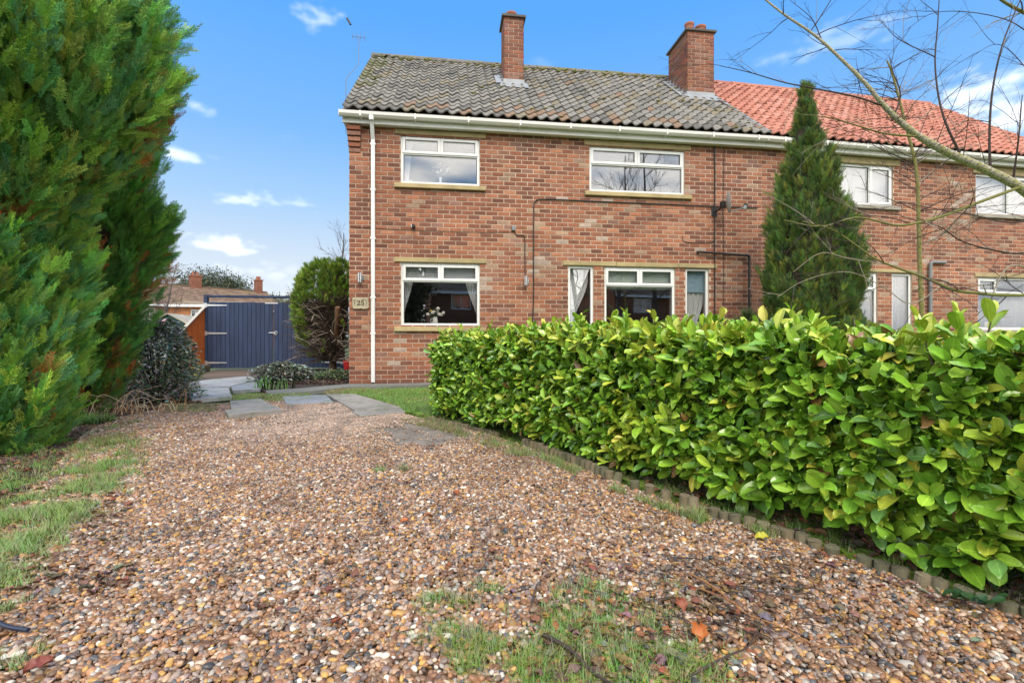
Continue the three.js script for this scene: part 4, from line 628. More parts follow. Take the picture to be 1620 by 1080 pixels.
// fallen leaves, bark litter, twigs on the drive
const deadLeaf = (seed) => { const r = mul(seed), mb = new MB(), n = 7, f = 0.2 + r() * 0.6, cu = (r() - 0.5) * 1.6; const P = (u, v) => V((u - 0.5), 0.12 + f * v * v * 0.5 + cu * (u - 0.5) * (u - 0.5) + 0.06 * Math.sin(u * 9 + seed), v * 0.36 * Math.pow(Math.sin(Math.PI * (0.04 + u * 0.92)), 0.7) * (1 + 0.25 * Math.sin(u * 17 + seed))); for (let i = 0; i < n; i++) for (let j = -2; j < 2; j++) mb.quad(P(i / n, j / 2), P(i / n, (j + 1) / 2), P((i + 1) / n, (j + 1) / 2), P((i + 1) / n, j / 2)); let g = mb.geo(); g.deleteAttribute('normal'); g = mergeVertices(g, 1e-4); g.computeVertexNormals(); return g; };
const deadGeos = [1, 2, 3].map(deadLeaf);
{
  const r = mul(19), q = new THREE.Quaternion(), e = new THREE.Euler(), L = [[], [], []];
  const C = [[0.15, 0.08, 0.045], [0.19, 0.095, 0.05], [0.14, 0.095, 0.075], [0.24, 0.11, 0.05], [0.21, 0.16, 0.13], [0.10, 0.065, 0.045]];
  const add = (x, z, s, y = 0.004) => { e.set((r() - 0.5) * 0.7, r() * 6.3, (r() - 0.5) * 0.7); q.setFromEuler(e); L[Math.floor(r() * 3)].push({ m: new THREE.Matrix4().compose(V(x, y, z), q, V(s, s * 0.7, s)), c: rgb(...C[Math.floor(r() * 6)].map((v) => v * (0.7 + r() * 0.6))) }); };
  for (let i = 0; i < 240; i++) { const [x, z] = gp(840 + r() * 380, 930 + r() * 150); add(x, z, 0.016 + r() * 0.024); }
  for (let i = 0; i < 420; i++) { const t = r(), [x, z] = gp(400 + r() * 1150, 740 + r() * 300); if (inPoly(x, z, DRIVE) && (fbm(x * 1.6, z * 1.6, 9, 3) > 0.02)) add(x, z, 0.013 + r() * 0.019, 0.006); }
  for (let i = 0; i < 260; i++) { const [x, z] = gp(-40 + r() * 250, 760 + r() * 180); add(x, z, 0.016 + r() * 0.022); }
  for (let i = 0; i < 6500; i++) { const x = -4.8 + r() * 3.0, z = -2.0 - r() * 4.7; if (inPoly(x, z, VERGE)) add(x, z, 0.014 + r() * 0.026, 0); }
  for (let i = 0; i < 900; i++) { const k = r() * 9, a = EDGE[Math.floor(k)], b = EDGE[Math.floor(k) + 1], f = k % 1; add(lerp(a[0], b[0], f) + 0.04 + r() * 0.5, lerp(a[1], b[1], f) - r() * 0.3, 0.02 + r() * 0.035, 0); }
  const lg = new THREE.Group(); lg.name = 'leaf_litter'; lg.userData.kind = 'stuff'; tag(lg, 'brown rotting leaf litter scattered over gravel and soil', 'leaf litter'); scene.add(lg);
  L.forEach((l, i) => copies('litter', deadGeos[i], std([1, 1, 1], 0.85), l, lg));
  const bk = []; for (let i = 0; i < 2600; i++) { const z = -8.4 - r() * 4.6, x = -6.8 + r() * 4; if (!inPoly(x, z, BARK_BED)) continue; e.set((r() - 0.5), r() * 6.3, (r() - 0.5)); q.setFromEuler(e); const s = 0.05 + r() * 0.06; bk.push({ m: new THREE.Matrix4().compose(V(x, 0.01, z), q, V(s, s * 0.8, s * 0.7)), c: rgb(...[[0.09, 0.055, 0.045], [0.14, 0.10, 0.085], [0.05, 0.035, 0.03]][i % 3]) }); }
  const bc = copies('bark_chips', deadGeos[1], std([1, 1, 1], 0.9), bk, scene); tag(bc, 'dark bark mulch in the bed by the house corner', 'bark mulch');
  // single leaves that stand out
  const single = [[1206, 857, 0.05, [0.42, 0.40, 0.04], 'yellow fallen leaf on the gravel below the hedge'], [1106, 1012, 0.055, [0.42, 0.13, 0.03], 'large orange fallen leaf beside the grass in the gravel'], [187, 575, 0.05, [0.6, 0.16, 0.04], null], [60, 1065, 0.05, [0.20, 0.05, 0.035], 'dark red fallen leaf on the gravel near the blue pipe'], [722, 785, 0.04, [0.34, 0.10, 0.035], 'russet fallen leaf alone in the middle of the gravel'], [640, 830, 0.034, [0.4, 0.12, 0.03], 'small orange fallen leaf on open gravel'], [1078, 965, 0.045, [0.26, 0.08, 0.04], 'curled brown fallen leaf above the grass patch']];
  single.forEach(([px, py, s, c, label], i) => { if (!label) return; const [x, z] = gp(px, py), m = solo('fallen_leaf', deadGeos[i % 3], std(c, 0.5), label, 'leaf'); m.position.set(x, 0.014, z); m.scale.set(s, s * 0.8, s); m.rotation.set(0.25, i * 1.3, 0.1); });
  const twigs = [[[[860, 1012], [900, 1040], [945, 1078], [975, 1100]], 0.0035, 'thick dark stick lying across the grass in the gravel', [0.05, 0.035, 0.03]], [[[1090, 913], [1130, 940], [1180, 978], [1230, 1002], [1300, 1032], [1350, 1036]], 0.0022, 'long pale brown stem lying on gravel towards the hedge', [0.28, 0.14, 0.06]], [[[1085, 930], [1150, 960], [1210, 990]], 0.0016, 'thin brown stalk alongside the long stem on gravel', [0.22, 0.1, 0.05]], [[[1092, 1079], [1150, 1052], [1185, 1030], [1205, 990]], 0.0018, 'thin forked twig rising from the leaf litter', [0.06, 0.04, 0.035]], [[[840, 968], [850, 935], [858, 925]], 0.0018, 'short upright dark twig in open gravel', [0.06, 0.05, 0.05]], [[[1060, 888], [1110, 895], [1160, 915], [1200, 930]], 0.0018, 'black twig tangle on gravel below the hedge', [0.04, 0.03, 0.03]]];
  for (const [P, rad, label, c] of twigs) { const pts = spline(P.map(([a, b], i) => { const [x, z] = gp(a, b); return V(x, 0.014 + 0.008 * (i % 2), z); }), 16), mb = new MB(); mb.tube(pts, pts.map((_, i) => rad * 1.6 * (1 - 0.6 * i / pts.length)), 6); solo('fallen_twig', mb.geo(), std(c, 0.8), label, 'twig'); }
  { const mb = new MB(); for (let i = 0; i < 150; i++) { const near = i < 90, [x, z] = near ? gp(1020 + r() * 260, 880 + r() * 130) : gp(300 + r() * 1200, 740 + r() * 320); if (!inPoly(x, z, DRIVE)) continue; const a = near ? 0.55 + (r() - 0.5) * 1.6 : r() * 6.3, l = 0.02 + r() * (near ? 0.09 : 0.05), b = (r() - 0.5) * 0.03; mb.tube([V(x, 0.012, z), V(x + Math.cos(a) * l * 0.5 + b, 0.017, z + Math.sin(a) * l * 0.5), V(x + Math.cos(a) * l, 0.012, z + Math.sin(a) * l)], [0.0016, 0.0013, 0.0008], 5, false); } const o = mb.build('twig_litter', std([0.05, 0.034, 0.028], 0.85), scene, 'stuff'); tag(o, 'small dark broken twigs scattered over the gravel', 'twigs'); }
  const hs = new MB(); hs.tube(spline([[-60, 975], [-20, 985], [10, 1000], [44, 1006]].map(([a, b], i) => { const [x, z] = gp(a, b); return V(x, 0.016, z); }), 14), 0.0055, 10); solo('water_pipe', hs.geo(), std([0.014, 0.024, 0.055], 0.45), 'short end of dark blue plastic pipe on the gravel', 'pipe');
}

// ---------------------------------------------------------------- laurel hedge
const leafGeo = (seed, bend, fold, twist) => { const mb = new MB(), n = 7, us = [0, 0.12, 0.30, 0.50, 0.70, 0.86, 0.95, 1], prof = [0.05, 0.34, 0.72, 0.96, 1, 0.78, 0.44, 0.03]; const P = (i, j) => { const u = us[i], w = 0.205 * prof[i] * (1 + 0.05 * Math.sin(seed + i * 2)), v = j / 2; return V(u, fold * Math.abs(v) * w - bend * u * u + 0.02 * Math.sin(seed + i * 3 + j), v * w + twist * u * u * 0.15 * Math.abs(v)); };
  const k = []; for (let i = 0; i <= n; i++) { k.push([]); for (let j = -2; j <= 2; j++) k[i].push(mb.vert(P(i, j), V(0, 1, 0), us[i], (j / 2 * Math.max(prof[i], 0.05)) / 2 + 0.5)); } for (let i = 0; i < n; i++) for (let j = 0; j < 4; j++) mb.i.push(k[i][j], k[i][j + 1], k[i + 1][j + 1], k[i][j], k[i + 1][j + 1], k[i + 1][j]); const g = mb.geo(); g.computeVertexNormals(); return g; };
const laurel = [leafGeo(1, 0.22, 0.55, 0.4), leafGeo(2, 0.42, 0.75, -0.5), leafGeo(3, 0.05, 0.40, 0.2), leafGeo(4, -0.12, 0.65, 0.6)];
const basis = (dir, nrm) => { const x = dir.clone().normalize(), z = new THREE.Vector3().crossVectors(x, nrm).normalize(), y = new THREE.Vector3().crossVectors(z, x); return new THREE.Matrix4().makeBasis(x, y, z); };
{
  const hedge = thing('laurel_hedge', 'clipped cherry laurel hedge with glossy green leaves along the drive', 'hedge'), r = mul(31), A = V(-0.80, 0, -5.02), B = V(1.86, 0, -0.86), e = B.clone().sub(A), LEN = e.length(); e.normalize();
  const nf = V(-e.z, 0, e.x).normalize(); if (nf.x > 0) nf.negate();          // towards the drive
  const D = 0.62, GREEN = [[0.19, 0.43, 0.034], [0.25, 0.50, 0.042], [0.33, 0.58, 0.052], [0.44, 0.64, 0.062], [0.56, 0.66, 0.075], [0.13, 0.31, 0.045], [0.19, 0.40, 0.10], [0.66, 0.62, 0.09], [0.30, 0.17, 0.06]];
  const leaves = [], stems = new MB(), rad = () => V(r() - 0.5, r() - 0.5, r() - 0.5);
  const shoot = (p, out, young, big) => {
    const d = out.clone().multiplyScalar(0.75).add(V(0, 0.45, 0)).addScaledVector(rad(), 0.9).normalize(), L = 0.07 + r() * 0.08, n = 6 + Math.floor(r() * 4), ph = r() * 6.28;
    const sx = new THREE.Vector3().crossVectors(d, V(0.3, 1, 0.2)).normalize(), sy = new THREE.Vector3().crossVectors(sx, d);
    if (r() < 0.5) stems.tube([p.clone().addScaledVector(d, -0.08), p.clone().addScaledVector(d, L)], [0.004, 0.0022], 5, false);
    for (let i = 0; i < n; i++) {
      const f = i / (n - 1), a = ph + i * 2.4, ra = sx.clone().multiplyScalar(Math.cos(a)).addScaledVector(sy, Math.sin(a)), c = p.clone().addScaledVector(d, L * f);
      const ld = ra.clone().multiplyScalar(1.0 - f * 0.45).addScaledVector(d, 0.30 + f * 0.75).add(V(0, 0.02 + 0.25 * f, 0)).addScaledVector(out, 0.22).addScaledVector(rad(), 0.5).normalize();
      const nn = d.clone().multiplyScalar(0.7).add(V(0, 0.55, 0)).addScaledVector(out, 0.35).addScaledVector(rad(), 0.35);
      const s = (0.046 + r() * 0.056) * big * (f > 0.85 ? 0.8 : 1), w = r();
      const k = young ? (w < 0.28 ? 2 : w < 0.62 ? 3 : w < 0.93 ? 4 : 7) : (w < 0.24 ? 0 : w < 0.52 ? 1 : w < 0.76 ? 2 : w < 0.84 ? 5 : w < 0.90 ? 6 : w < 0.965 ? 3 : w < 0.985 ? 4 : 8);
      const m = basis(ld, nn); m.scale(V(s, s, s * (0.95 + r() * 0.35))); m.setPosition(c); leaves.push({ m, k, v: Math.floor(r() * 4), d: c.distanceTo(camera.position), sh: 0.75 + r() * 0.5, vis: c.clone().sub(A).dot(nf) > -0.1 });
    }
  };
  const top = (t) => { const K = [[0, 0.715], [1, 0.75], [2, 0.77], [2.9, 0.77], [3.4, 0.735], [4, 0.69], [4.5, 0.665], [6, 0.65]]; let i = 0; while (i < K.length - 2 && t > K[i + 1][0]) i++; return lerp(K[i][1], K[i + 1][1], clamp((t - K[i][0]) / (K[i + 1][0] - K[i][0]))) + 0.03 * fbm(t * 1.3, 3, 1, 3); };
  const low = (t) => 0.075 + 0.12 * fbm(t * 2.6, 7, 3, 2) + 0.04 * Math.sin(t * 2.1) + (t < 1.2 ? -0.06 : t > 3.0 ? -0.04 : 0);
  for (let i = 0; i < 2500; i++) { // face towards the drive
    const t = r() * LEN, y = lerp(Math.max(0.03, low(t)), top(t), Math.pow(r(), 0.92)), inset = 0.03 + r() * 0.09 + 0.04 * fbm(t * 3, y * 5, 2, 2);
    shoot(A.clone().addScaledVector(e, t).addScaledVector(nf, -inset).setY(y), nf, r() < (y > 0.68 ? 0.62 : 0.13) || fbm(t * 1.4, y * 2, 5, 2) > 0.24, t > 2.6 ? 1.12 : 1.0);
  }
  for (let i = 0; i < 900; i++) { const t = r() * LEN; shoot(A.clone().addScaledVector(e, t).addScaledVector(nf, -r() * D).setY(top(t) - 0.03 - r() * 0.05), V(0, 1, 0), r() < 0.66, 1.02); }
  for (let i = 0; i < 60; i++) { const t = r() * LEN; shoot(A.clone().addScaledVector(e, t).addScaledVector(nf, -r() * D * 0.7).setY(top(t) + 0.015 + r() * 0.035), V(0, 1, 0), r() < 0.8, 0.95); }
  for (let i = 0; i < 260; i++) { const y = lerp(0.06, top(0), r()); shoot(A.clone().addScaledVector(e, 0.03 + r() * 0.06).addScaledVector(nf, -r() * D).setY(y), e.clone().negate(), r() < (y > 0.55 ? 0.7 : 0.2), 0.95); }
  for (let i = 0; i < 500; i++) { const t = r() * LEN, y = lerp(0.2, top(t), r()); shoot(A.clone().addScaledVector(e, t).addScaledVector(nf, -D + r() * 0.06).setY(y), nf.clone().negate(), r() < 0.3, 1); }
  for (let i = 0; i < 700; i++) { const t = r() * LEN, y = lerp(0.22, top(t) - 0.1, r()); shoot(A.clone().addScaledVector(e, t).addScaledVector(nf, -0.14 - r() * 0.3).setY(y), nf, false, 1); }
  // stems
  const legs = []; for (let t = 0.12; t < LEN; t += 0.30 + r() * 0.22) legs.push(t);
  for (const t of legs) { const b = A.clone().addScaledVector(e, t).addScaledVector(nf, -D / 2 + (r() - 0.5) * 0.14), mb = new MB(), R = 0.016 + r() * 0.022; mb.tube(spline([b.clone().setY(-0.03), b.clone().setY(0.12), b.clone().add(V(0.02, 0.26, 0.01)), b.clone().add(V((r() - 0.5) * 0.1, 0.45, (r() - 0.5) * 0.1))], 8), [R * 1.2, R, R, R * 0.95, R * 0.9, R * 0.85, R * 0.8, R * 0.75, R * 0.7], 9); mb.build('trunk', std([0.07, 0.052, 0.042], 0.95, { map: T.bark, bumpMap: T.bark, bumpScale: 0.006 }), hedge);
    for (let k = 0; k < 12; k++) { const h = 0.12 + r() * 0.3, o = b.clone().setY(h), g = b.clone().addScaledVector(nf, (r() - 0.4) * D * 0.9).addScaledVector(e, (r() - 0.5) * 0.45).setY(h + 0.1 + r() * 0.45); stems.tube(spline([o, o.clone().lerp(g, 0.5).add(V((r() - 0.5) * 0.06, -0.03, (r() - 0.5) * 0.06)), g], 5), [0.008, 0.007, 0.006, 0.005, 0.004, 0.003], 5, false); } }
  stems.build('branches', std([0.10, 0.075, 0.05], 0.9), hedge);
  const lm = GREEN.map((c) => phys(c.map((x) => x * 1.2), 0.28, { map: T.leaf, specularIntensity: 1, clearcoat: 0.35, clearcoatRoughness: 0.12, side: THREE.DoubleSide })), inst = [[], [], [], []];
  leaves.sort((a, b) => a.d - b.d);
  let n = 0; for (const l of leaves) {
    const vis = l.vis && l.d > 0.9;
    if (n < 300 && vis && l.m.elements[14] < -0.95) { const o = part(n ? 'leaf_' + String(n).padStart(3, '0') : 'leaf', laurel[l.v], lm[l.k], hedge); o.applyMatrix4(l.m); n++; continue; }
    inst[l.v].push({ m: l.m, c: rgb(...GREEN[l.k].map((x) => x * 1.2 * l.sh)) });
  }
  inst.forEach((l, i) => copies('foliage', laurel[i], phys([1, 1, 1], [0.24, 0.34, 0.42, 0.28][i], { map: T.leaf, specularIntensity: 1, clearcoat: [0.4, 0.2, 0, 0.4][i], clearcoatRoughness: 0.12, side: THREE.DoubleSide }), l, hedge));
  console.log('hedge leaves', leaves.length);
  // ivy trail at the near foot
  const ivy = thing('ivy_trail', 'small dark ivy trailing over the gravel at the hedge foot', 'ivy'), ig = laurel[2], im = phys([0.045, 0.12, 0.035], 0.4, { map: T.leaf }), vine = new MB();
  const pts = [[1620, 920], [1585, 938], [1560, 972], [1520, 965], [1490, 958]].map(([a, b]) => { const [x, z] = gp(a, b); return V(x, 0.03, z); }), sp = spline(pts, 20); vine.tube(sp, 0.0025, 5); vine.build('stem', M.twig, ivy);
  sp.forEach((p, i) => { const o = part(i ? 'leaf_' + String(i).padStart(3, '0') : 'leaf', ig, im, ivy); o.applyMatrix4(basis(V(r() - 0.5, 0.3, r() - 0.5), V(0, 1, 0.2)).scale(V(0.035, 0.035, 0.06)).setPosition(p)); });
}

// ---------------------------------------------------------------- conifers: feathery flat sprays
const frond = (seed, pairs, sub) => { const r = mul(seed), mb = new MB();
  const blade = (o, d, l, w, tw) => { const s = V(-d.y, d.x, 0).normalize().multiplyScalar(Math.cos(tw)).add(V(0, 0, Math.sin(tw))), n = new THREE.Vector3().crossVectors(d, s).normalize(), mid = o.clone().addScaledVector(d, l * 0.45), k = [o, mid.clone().addScaledVector(s, w / 2), o.clone().addScaledVector(d, l), mid.clone().addScaledVector(s, -w / 2)].map((q) => mb.vert(q, n, 0, 0)); mb.i.push(k[0], k[3], k[2], k[0], k[2], k[1]); };
  const ax = (t) => V(0.05 * Math.sin(t * 3 + seed), t, -0.16 * t * t), rot = (a) => V(Math.sin(a), Math.cos(a), (r() - 0.5) * 0.3).normalize();
  for (let i = 0; i < 5; i++) blade(ax(i / 5), V(0, 1, -0.1 - 0.05 * i).normalize(), 0.26, 0.022, r());
  for (let i = 0; i < pairs; i++) for (const s of [-1, 1]) { const t = 0.06 + 0.86 * (i + (s > 0 ? 0.5 : 0)) / pairs, l = (0.26 * Math.pow(1 - t, 0.7) + 0.09) * (0.8 + r() * 0.4), a = s * (0.45 + r() * 0.25), o = ax(t), d = rot(a); blade(o, d, l, 0.026, (r() - 0.5) * 1.2);
    for (let k = 0; k < sub; k++) for (const q of [-1, 1]) { const u = (k + 0.6) / (sub + 0.4), oo = o.clone().addScaledVector(d, l * u); blade(oo, rot(a + q * (0.5 + r() * 0.3)), l * (0.5 - 0.25 * u), 0.024, (r() - 0.5) * 1.4); } }
  return mb.geo(); };
const fronds = [frond(1, 8, 2), frond(2, 9, 2), frond(3, 7, 3)];
const conMat = std([1, 1, 1], 0.75, { side: THREE.DoubleSide });
// prof(h) -> [radius, axis dx, axis dz] at height h
function conifer(name, label, [x, z], H, h0, prof, o) {
  const t = thing(name, label, o.cat || 'conifer', [x, 0, z], 0, o.group), r = mul(o.seed), L = [[], [], []], q = new THREE.Quaternion(), Y = V(0, 1, 0);
  const tr = new MB(); if (o.trunk) { const pts = spline(o.trunk.map((a) => V(...a)), 10); tr.tube(pts, pts.map((_, i) => lerp(o.trunkR, o.trunkR * 0.4, i / 10)), 9); } else tr.tube([V(0, -0.05, 0), V(prof(H * 0.5)[1], H * 0.5, prof(H * 0.5)[2]), V(prof(H * 0.9)[1], H * 0.92, prof(H * 0.9)[2])], [o.trunkR || 0.08, 0.05, 0.01], 8);
  const pk = (R) => clamp(R / 0.42, 0.4, 1), reach = (R) => o.plume * pk(R) * (o.out / Math.hypot(1, o.out)) + o.size * 0.5;
  tr.build('trunk', M.bark, t);
  // dense inner twigs that close the crown
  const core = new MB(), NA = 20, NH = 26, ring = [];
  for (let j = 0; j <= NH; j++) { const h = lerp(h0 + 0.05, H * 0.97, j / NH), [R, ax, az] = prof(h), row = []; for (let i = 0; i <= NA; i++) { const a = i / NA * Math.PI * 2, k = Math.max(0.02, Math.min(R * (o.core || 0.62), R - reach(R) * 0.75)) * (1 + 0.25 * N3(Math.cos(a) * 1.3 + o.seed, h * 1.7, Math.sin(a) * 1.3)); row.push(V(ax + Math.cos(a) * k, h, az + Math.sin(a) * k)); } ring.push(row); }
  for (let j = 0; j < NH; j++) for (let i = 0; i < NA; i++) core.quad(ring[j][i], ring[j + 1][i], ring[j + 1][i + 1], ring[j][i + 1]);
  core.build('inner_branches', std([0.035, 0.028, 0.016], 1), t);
  const maxR = o.maxR;
  for (let k = 0, guard = 0; k < o.plumes && guard < o.plumes * 40; guard++) {
    const h = lerp(h0, H, r()), [R, ax, az] = prof(h); if (r() > (R + 0.1) / maxR) continue; k++;
    const a = r() * Math.PI * 2, ca = Math.cos(a), sa = Math.sin(a), lump = 1 + (o.lump || 0.16) * N3(ca * 1.6 + o.seed, h * 1.4, sa * 1.6) + 0.10 * N3(ca * 4, h * 4, sa * 4 + o.seed);
    if (o.skip && o.skip(h, a)) continue;
    const rb = Math.max(0, R - reach(R)) * lump, base = V(ax + ca * rb, h - o.plume * 0.45 * pk(R), az + sa * rb), axis = V(ca * o.out, 1, sa * o.out).addScaledVector(V(r() - 0.5, r() - 0.5, r() - 0.5), 0.45).normalize(), PL = o.plume * pk(R) * (0.7 + r() * 0.6);
    const dead = o.rust && fbm(ax + ca * 2.3 + o.seed, h * 1.9, az + sa * 2.3, 3) > o.rust, tone = r(), shade = 0.75 + r() * 0.5;
    const sx = new THREE.Vector3().crossVectors(axis, V(sa, 0.1, -ca)).normalize(), sy = new THREE.Vector3().crossVectors(axis, sx);
    for (let f = 0; f < o.per; f++) {
      const u = r(), b = r() * Math.PI * 2, sp = PL * (o.fat || 0.24) * (1 - u * 0.8), ra = sx.clone().multiplyScalar(Math.cos(b)).addScaledVector(sy, Math.sin(b)), p = base.clone().addScaledVector(axis, PL * u).addScaledVector(ra, sp * r());
      const d = axis.clone().addScaledVector(ra, 0.55 * (1 - u * 0.6)).addScaledVector(V(r() - 0.5, r() - 0.5, r() - 0.5), 0.34).normalize(), s = o.size * (0.65 + r() * 0.7);
      q.setFromUnitVectors(Y, d).multiply(new THREE.Quaternion().setFromAxisAngle(Y, r() * 6.3));
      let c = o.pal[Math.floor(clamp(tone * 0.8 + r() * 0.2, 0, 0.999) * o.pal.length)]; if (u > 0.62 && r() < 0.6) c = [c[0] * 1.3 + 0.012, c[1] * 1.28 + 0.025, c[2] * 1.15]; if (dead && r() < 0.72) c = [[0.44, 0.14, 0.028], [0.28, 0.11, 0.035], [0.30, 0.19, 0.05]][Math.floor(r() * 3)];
      L[Math.floor(r() * 3)].push({ m: new THREE.Matrix4().compose(p, q, V(s, s, s)), c: rgb(...c.map((v) => v * shade * (0.8 + r() * 0.4))) });
    }
  }
  const crown = new THREE.Group(); crown.name = 'crown'; t.add(crown);
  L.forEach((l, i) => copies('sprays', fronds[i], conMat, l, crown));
  return t;
}
const table = (T) => (h) => { let i = 0; while (i < T.length - 2 && h > T[i + 1][0]) i++; const f = clamp((h - T[i][0]) / (T[i + 1][0] - T[i][0])), g = sstep(0, 1, f); return [lerp(T[i][1], T[i + 1][1], g), lerp(T[i][2] || 0, T[i + 1][2] || 0, g), lerp(T[i][3] || 0, T[i + 1][3] || 0, g)]; };
const LEY = [[0.10, 0.28, 0.04], [0.12, 0.32, 0.07], [0.17, 0.35, 0.04], [0.20, 0.37, 0.045], [0.09, 0.30, 0.11], [0.27, 0.39, 0.06], [0.07, 0.21, 0.035], [0.11, 0.33, 0.12]];
{
  const g = 'tall conifers beside the drive';
  // near tree: radius and lean read from its outline against the house side
  conifer('leyland_cypress', 'tall feathery green conifer with rusty brown sprays, its trunk bare at the foot', [-3.45, -3.35], 5.6, 0.08, table([[0.0, 0.56, -0.30], [0.45, 0.58, -0.35], [0.8, 0.64, -0.35], [1.2, 0.60, -0.35], [1.5, 0.60, -0.35], [2.0, 0.80, -0.33], [2.5, 0.98, -0.14], [2.9, 0.95, -0.12], [3.3, 0.88, -0.1], [4.2, 0.62, 0], [5.6, 0.06, 0]]),
    { seed: 3, plumes: 1500, per: 40, size: 0.14, plume: 0.50, fat: 0.16, out: 0.42, maxR: 1.05, rust: 0.19, pal: LEY, core: 0.56, trunk: [[-0.25, -0.05, -0.1], [-0.25, 0.15, -0.1], [-0.2, 0.5, -0.05], [0, 1.6, 0], [0, 3.5, 0]], trunkR: 0.055, group: undefined });
  conifer('leyland_cypress', 'dark green conifer standing beyond the tall feathery one, against the sky', [-4.72, -5.25], 5.6, 0.14, table([[0.1, 0.38, 0], [0.4, 0.44, 0], [0.9, 0.56, 0], [1.3, 0.58, 0], [1.55, 0.78, 0], [2.1, 0.86, 0], [2.6, 0.68, 0], [3.2, 0.76, 0], [4.2, 0.6, 0], [5.6, 0.05, 0]]),
    { seed: 14, plumes: 800, per: 36, size: 0.15, plume: 0.46, fat: 0.2, out: 0.6, maxR: 1.0, rust: 0.2, pal: [[0.075, 0.23, 0.035], [0.09, 0.26, 0.04], [0.13, 0.30, 0.035], [0.06, 0.19, 0.05], [0.18, 0.31, 0.035]], core: 0.52, trunkR: 0.1 });
  conifer('leyland_cypress', 'pointed narrow dark conifer standing before the joined brick houses', [5.12, -8.1], 5.15, 0.1, table([[0.0, 0.78, 0.02], [0.6, 0.86, 0.03], [1.4, 0.76, 0.02], [2.0, 0.74, 0], [2.4, 0.62, 0], [3.1, 0.55, -0.03], [3.6, 0.46, -0.06], [3.95, 0.30, -0.1], [4.5, 0.19, -0.1], [4.9, 0.11, -0.1], [5.2, 0.03, -0.1]]),
    { seed: 25, lump: 0.5, plumes: 1300, per: 26, size: 0.13, plume: 0.30, out: 0.4, maxR: 0.95, pal: [[0.065, 0.14, 0.035], [0.085, 0.165, 0.035], [0.13, 0.185, 0.032], [0.055, 0.12, 0.045], [0.18, 0.21, 0.035], [0.06, 0.10, 0.025]], core: 0.7, trunkR: 0.09 });
  conifer('low_conifer', 'small dark bush at the foot of the pointed conifer by the house', [4.1, -8.2], 1.25, 0.0, table([[0, 0.36], [0.5, 0.40], [0.9, 0.30], [1.25, 0.05]]), { seed: 6, plumes: 150, per: 14, size: 0.12, plume: 0.25, out: 0.7, maxR: 0.45, pal: [[0.06, 0.095, 0.03], [0.085, 0.12, 0.03], [0.045, 0.075, 0.025]], core: 0.7, trunkR: 0.04, cat: 'bush' });
  // dome shaped conifer by the house corner, its front cut back to bare wood
  conifer('dome_conifer', 'rounded yellow green conifer by the house corner with cut bare branches', [-4.35, -11.5], 2.72, 0.25, table([[0.1, 0.42], [0.5, 0.62], [0.9, 0.78], [1.3, 0.86], [1.7, 0.90], [2.15, 0.84], [2.45, 0.68], [2.66, 0.42], [2.74, 0.16]]),
    { seed: 41, plumes: 2000, per: 22, size: 0.085, plume: 0.15, out: 0.95, maxR: 0.9, pal: [[0.17, 0.28, 0.035], [0.23, 0.33, 0.04], [0.13, 0.24, 0.035], [0.10, 0.20, 0.035], [0.28, 0.34, 0.05]], core: 0.40, trunkR: 0.10, cat: 'conifer', skip: (h, a) => (h < 1.75 && Math.sin(a) > -0.1 && Math.cos(a) > -0.62 || h < 0.75) && r0() < 0.96 });
}
{ // bare reddish stems at the foot of the near conifer
  const t = scene.children.find((c) => c.name === 'leyland_cypress'), r = mul(45);
  for (let k = 0; k < 18; k++) { const a = r() * 6.28, b = V(Math.cos(a) * 0.2 - 0.22, -0.03, Math.sin(a) * 0.2 + 0.02), e = V(b.x + (r() - 0.3) * 0.3, 0.4 + r() * 0.2, b.z + (r() - 0.4) * 0.4), mb = new MB(), R = 0.006 + r() * 0.010; mb.tube(spline([b, b.clone().lerp(e, 0.45).add(V((r() - 0.5) * 0.06, -0.02, (r() - 0.5) * 0.06)), e], 8), [1.2, 1.1, 1, 0.95, 0.9, 0.8, 0.7, 0.6, 0.5].map((q) => q * R), 7); mb.build('stem', M.bark, t); }
}
function r0() { r0.f = r0.f || mul(987); return r0.f(); }
{ // the cut branches of the dome conifer
  const t = scene.children.find((c) => c.name === 'dome_conifer'), r = mul(43), m = new MB(), light = new MB(), stub = new MB();
  stub.tube(spline([V(0.1, 0.5, 0.1), V(0.2, 0.95, 0.3), V(0.34, 1.35, 0.62), V(0.38, 1.55, 0.72)], 8), 0.06, 9); stub.build('sawn_branch', std([0.30, 0.17, 0.09], 0.9, { map: T.bark }), t);
  for (let k = 0; k < 340; k++) { const a = r() * 3.14, h = 0.3 + r() * 1.3, o = V(Math.cos(a) * 0.15, h, Math.sin(a) * 0.15 + 0.1), e = V(Math.cos(a) * (0.5 + r() * 0.55) - 0.1, h + (r() - 0.25) * 0.7, Math.sin(a) * (0.55 + r() * 0.35) + 0.1), mid = o.clone().lerp(e, 0.55).add(V((r() - 0.5) * 0.2, (r() - 0.3) * 0.2, (r() - 0.5) * 0.15)); (k % 6 ? m : light).tube(spline([o, mid, e], 7), [0.016, 0.014, 0.012, 0.010, 0.008, 0.007, 0.005, 0.003], 5, false); }
  m.build('bare_branches', std([0.09, 0.065, 0.05], 0.9), t); light.build('bleached_branches', std([0.46, 0.40, 0.33], 0.9), t);
}

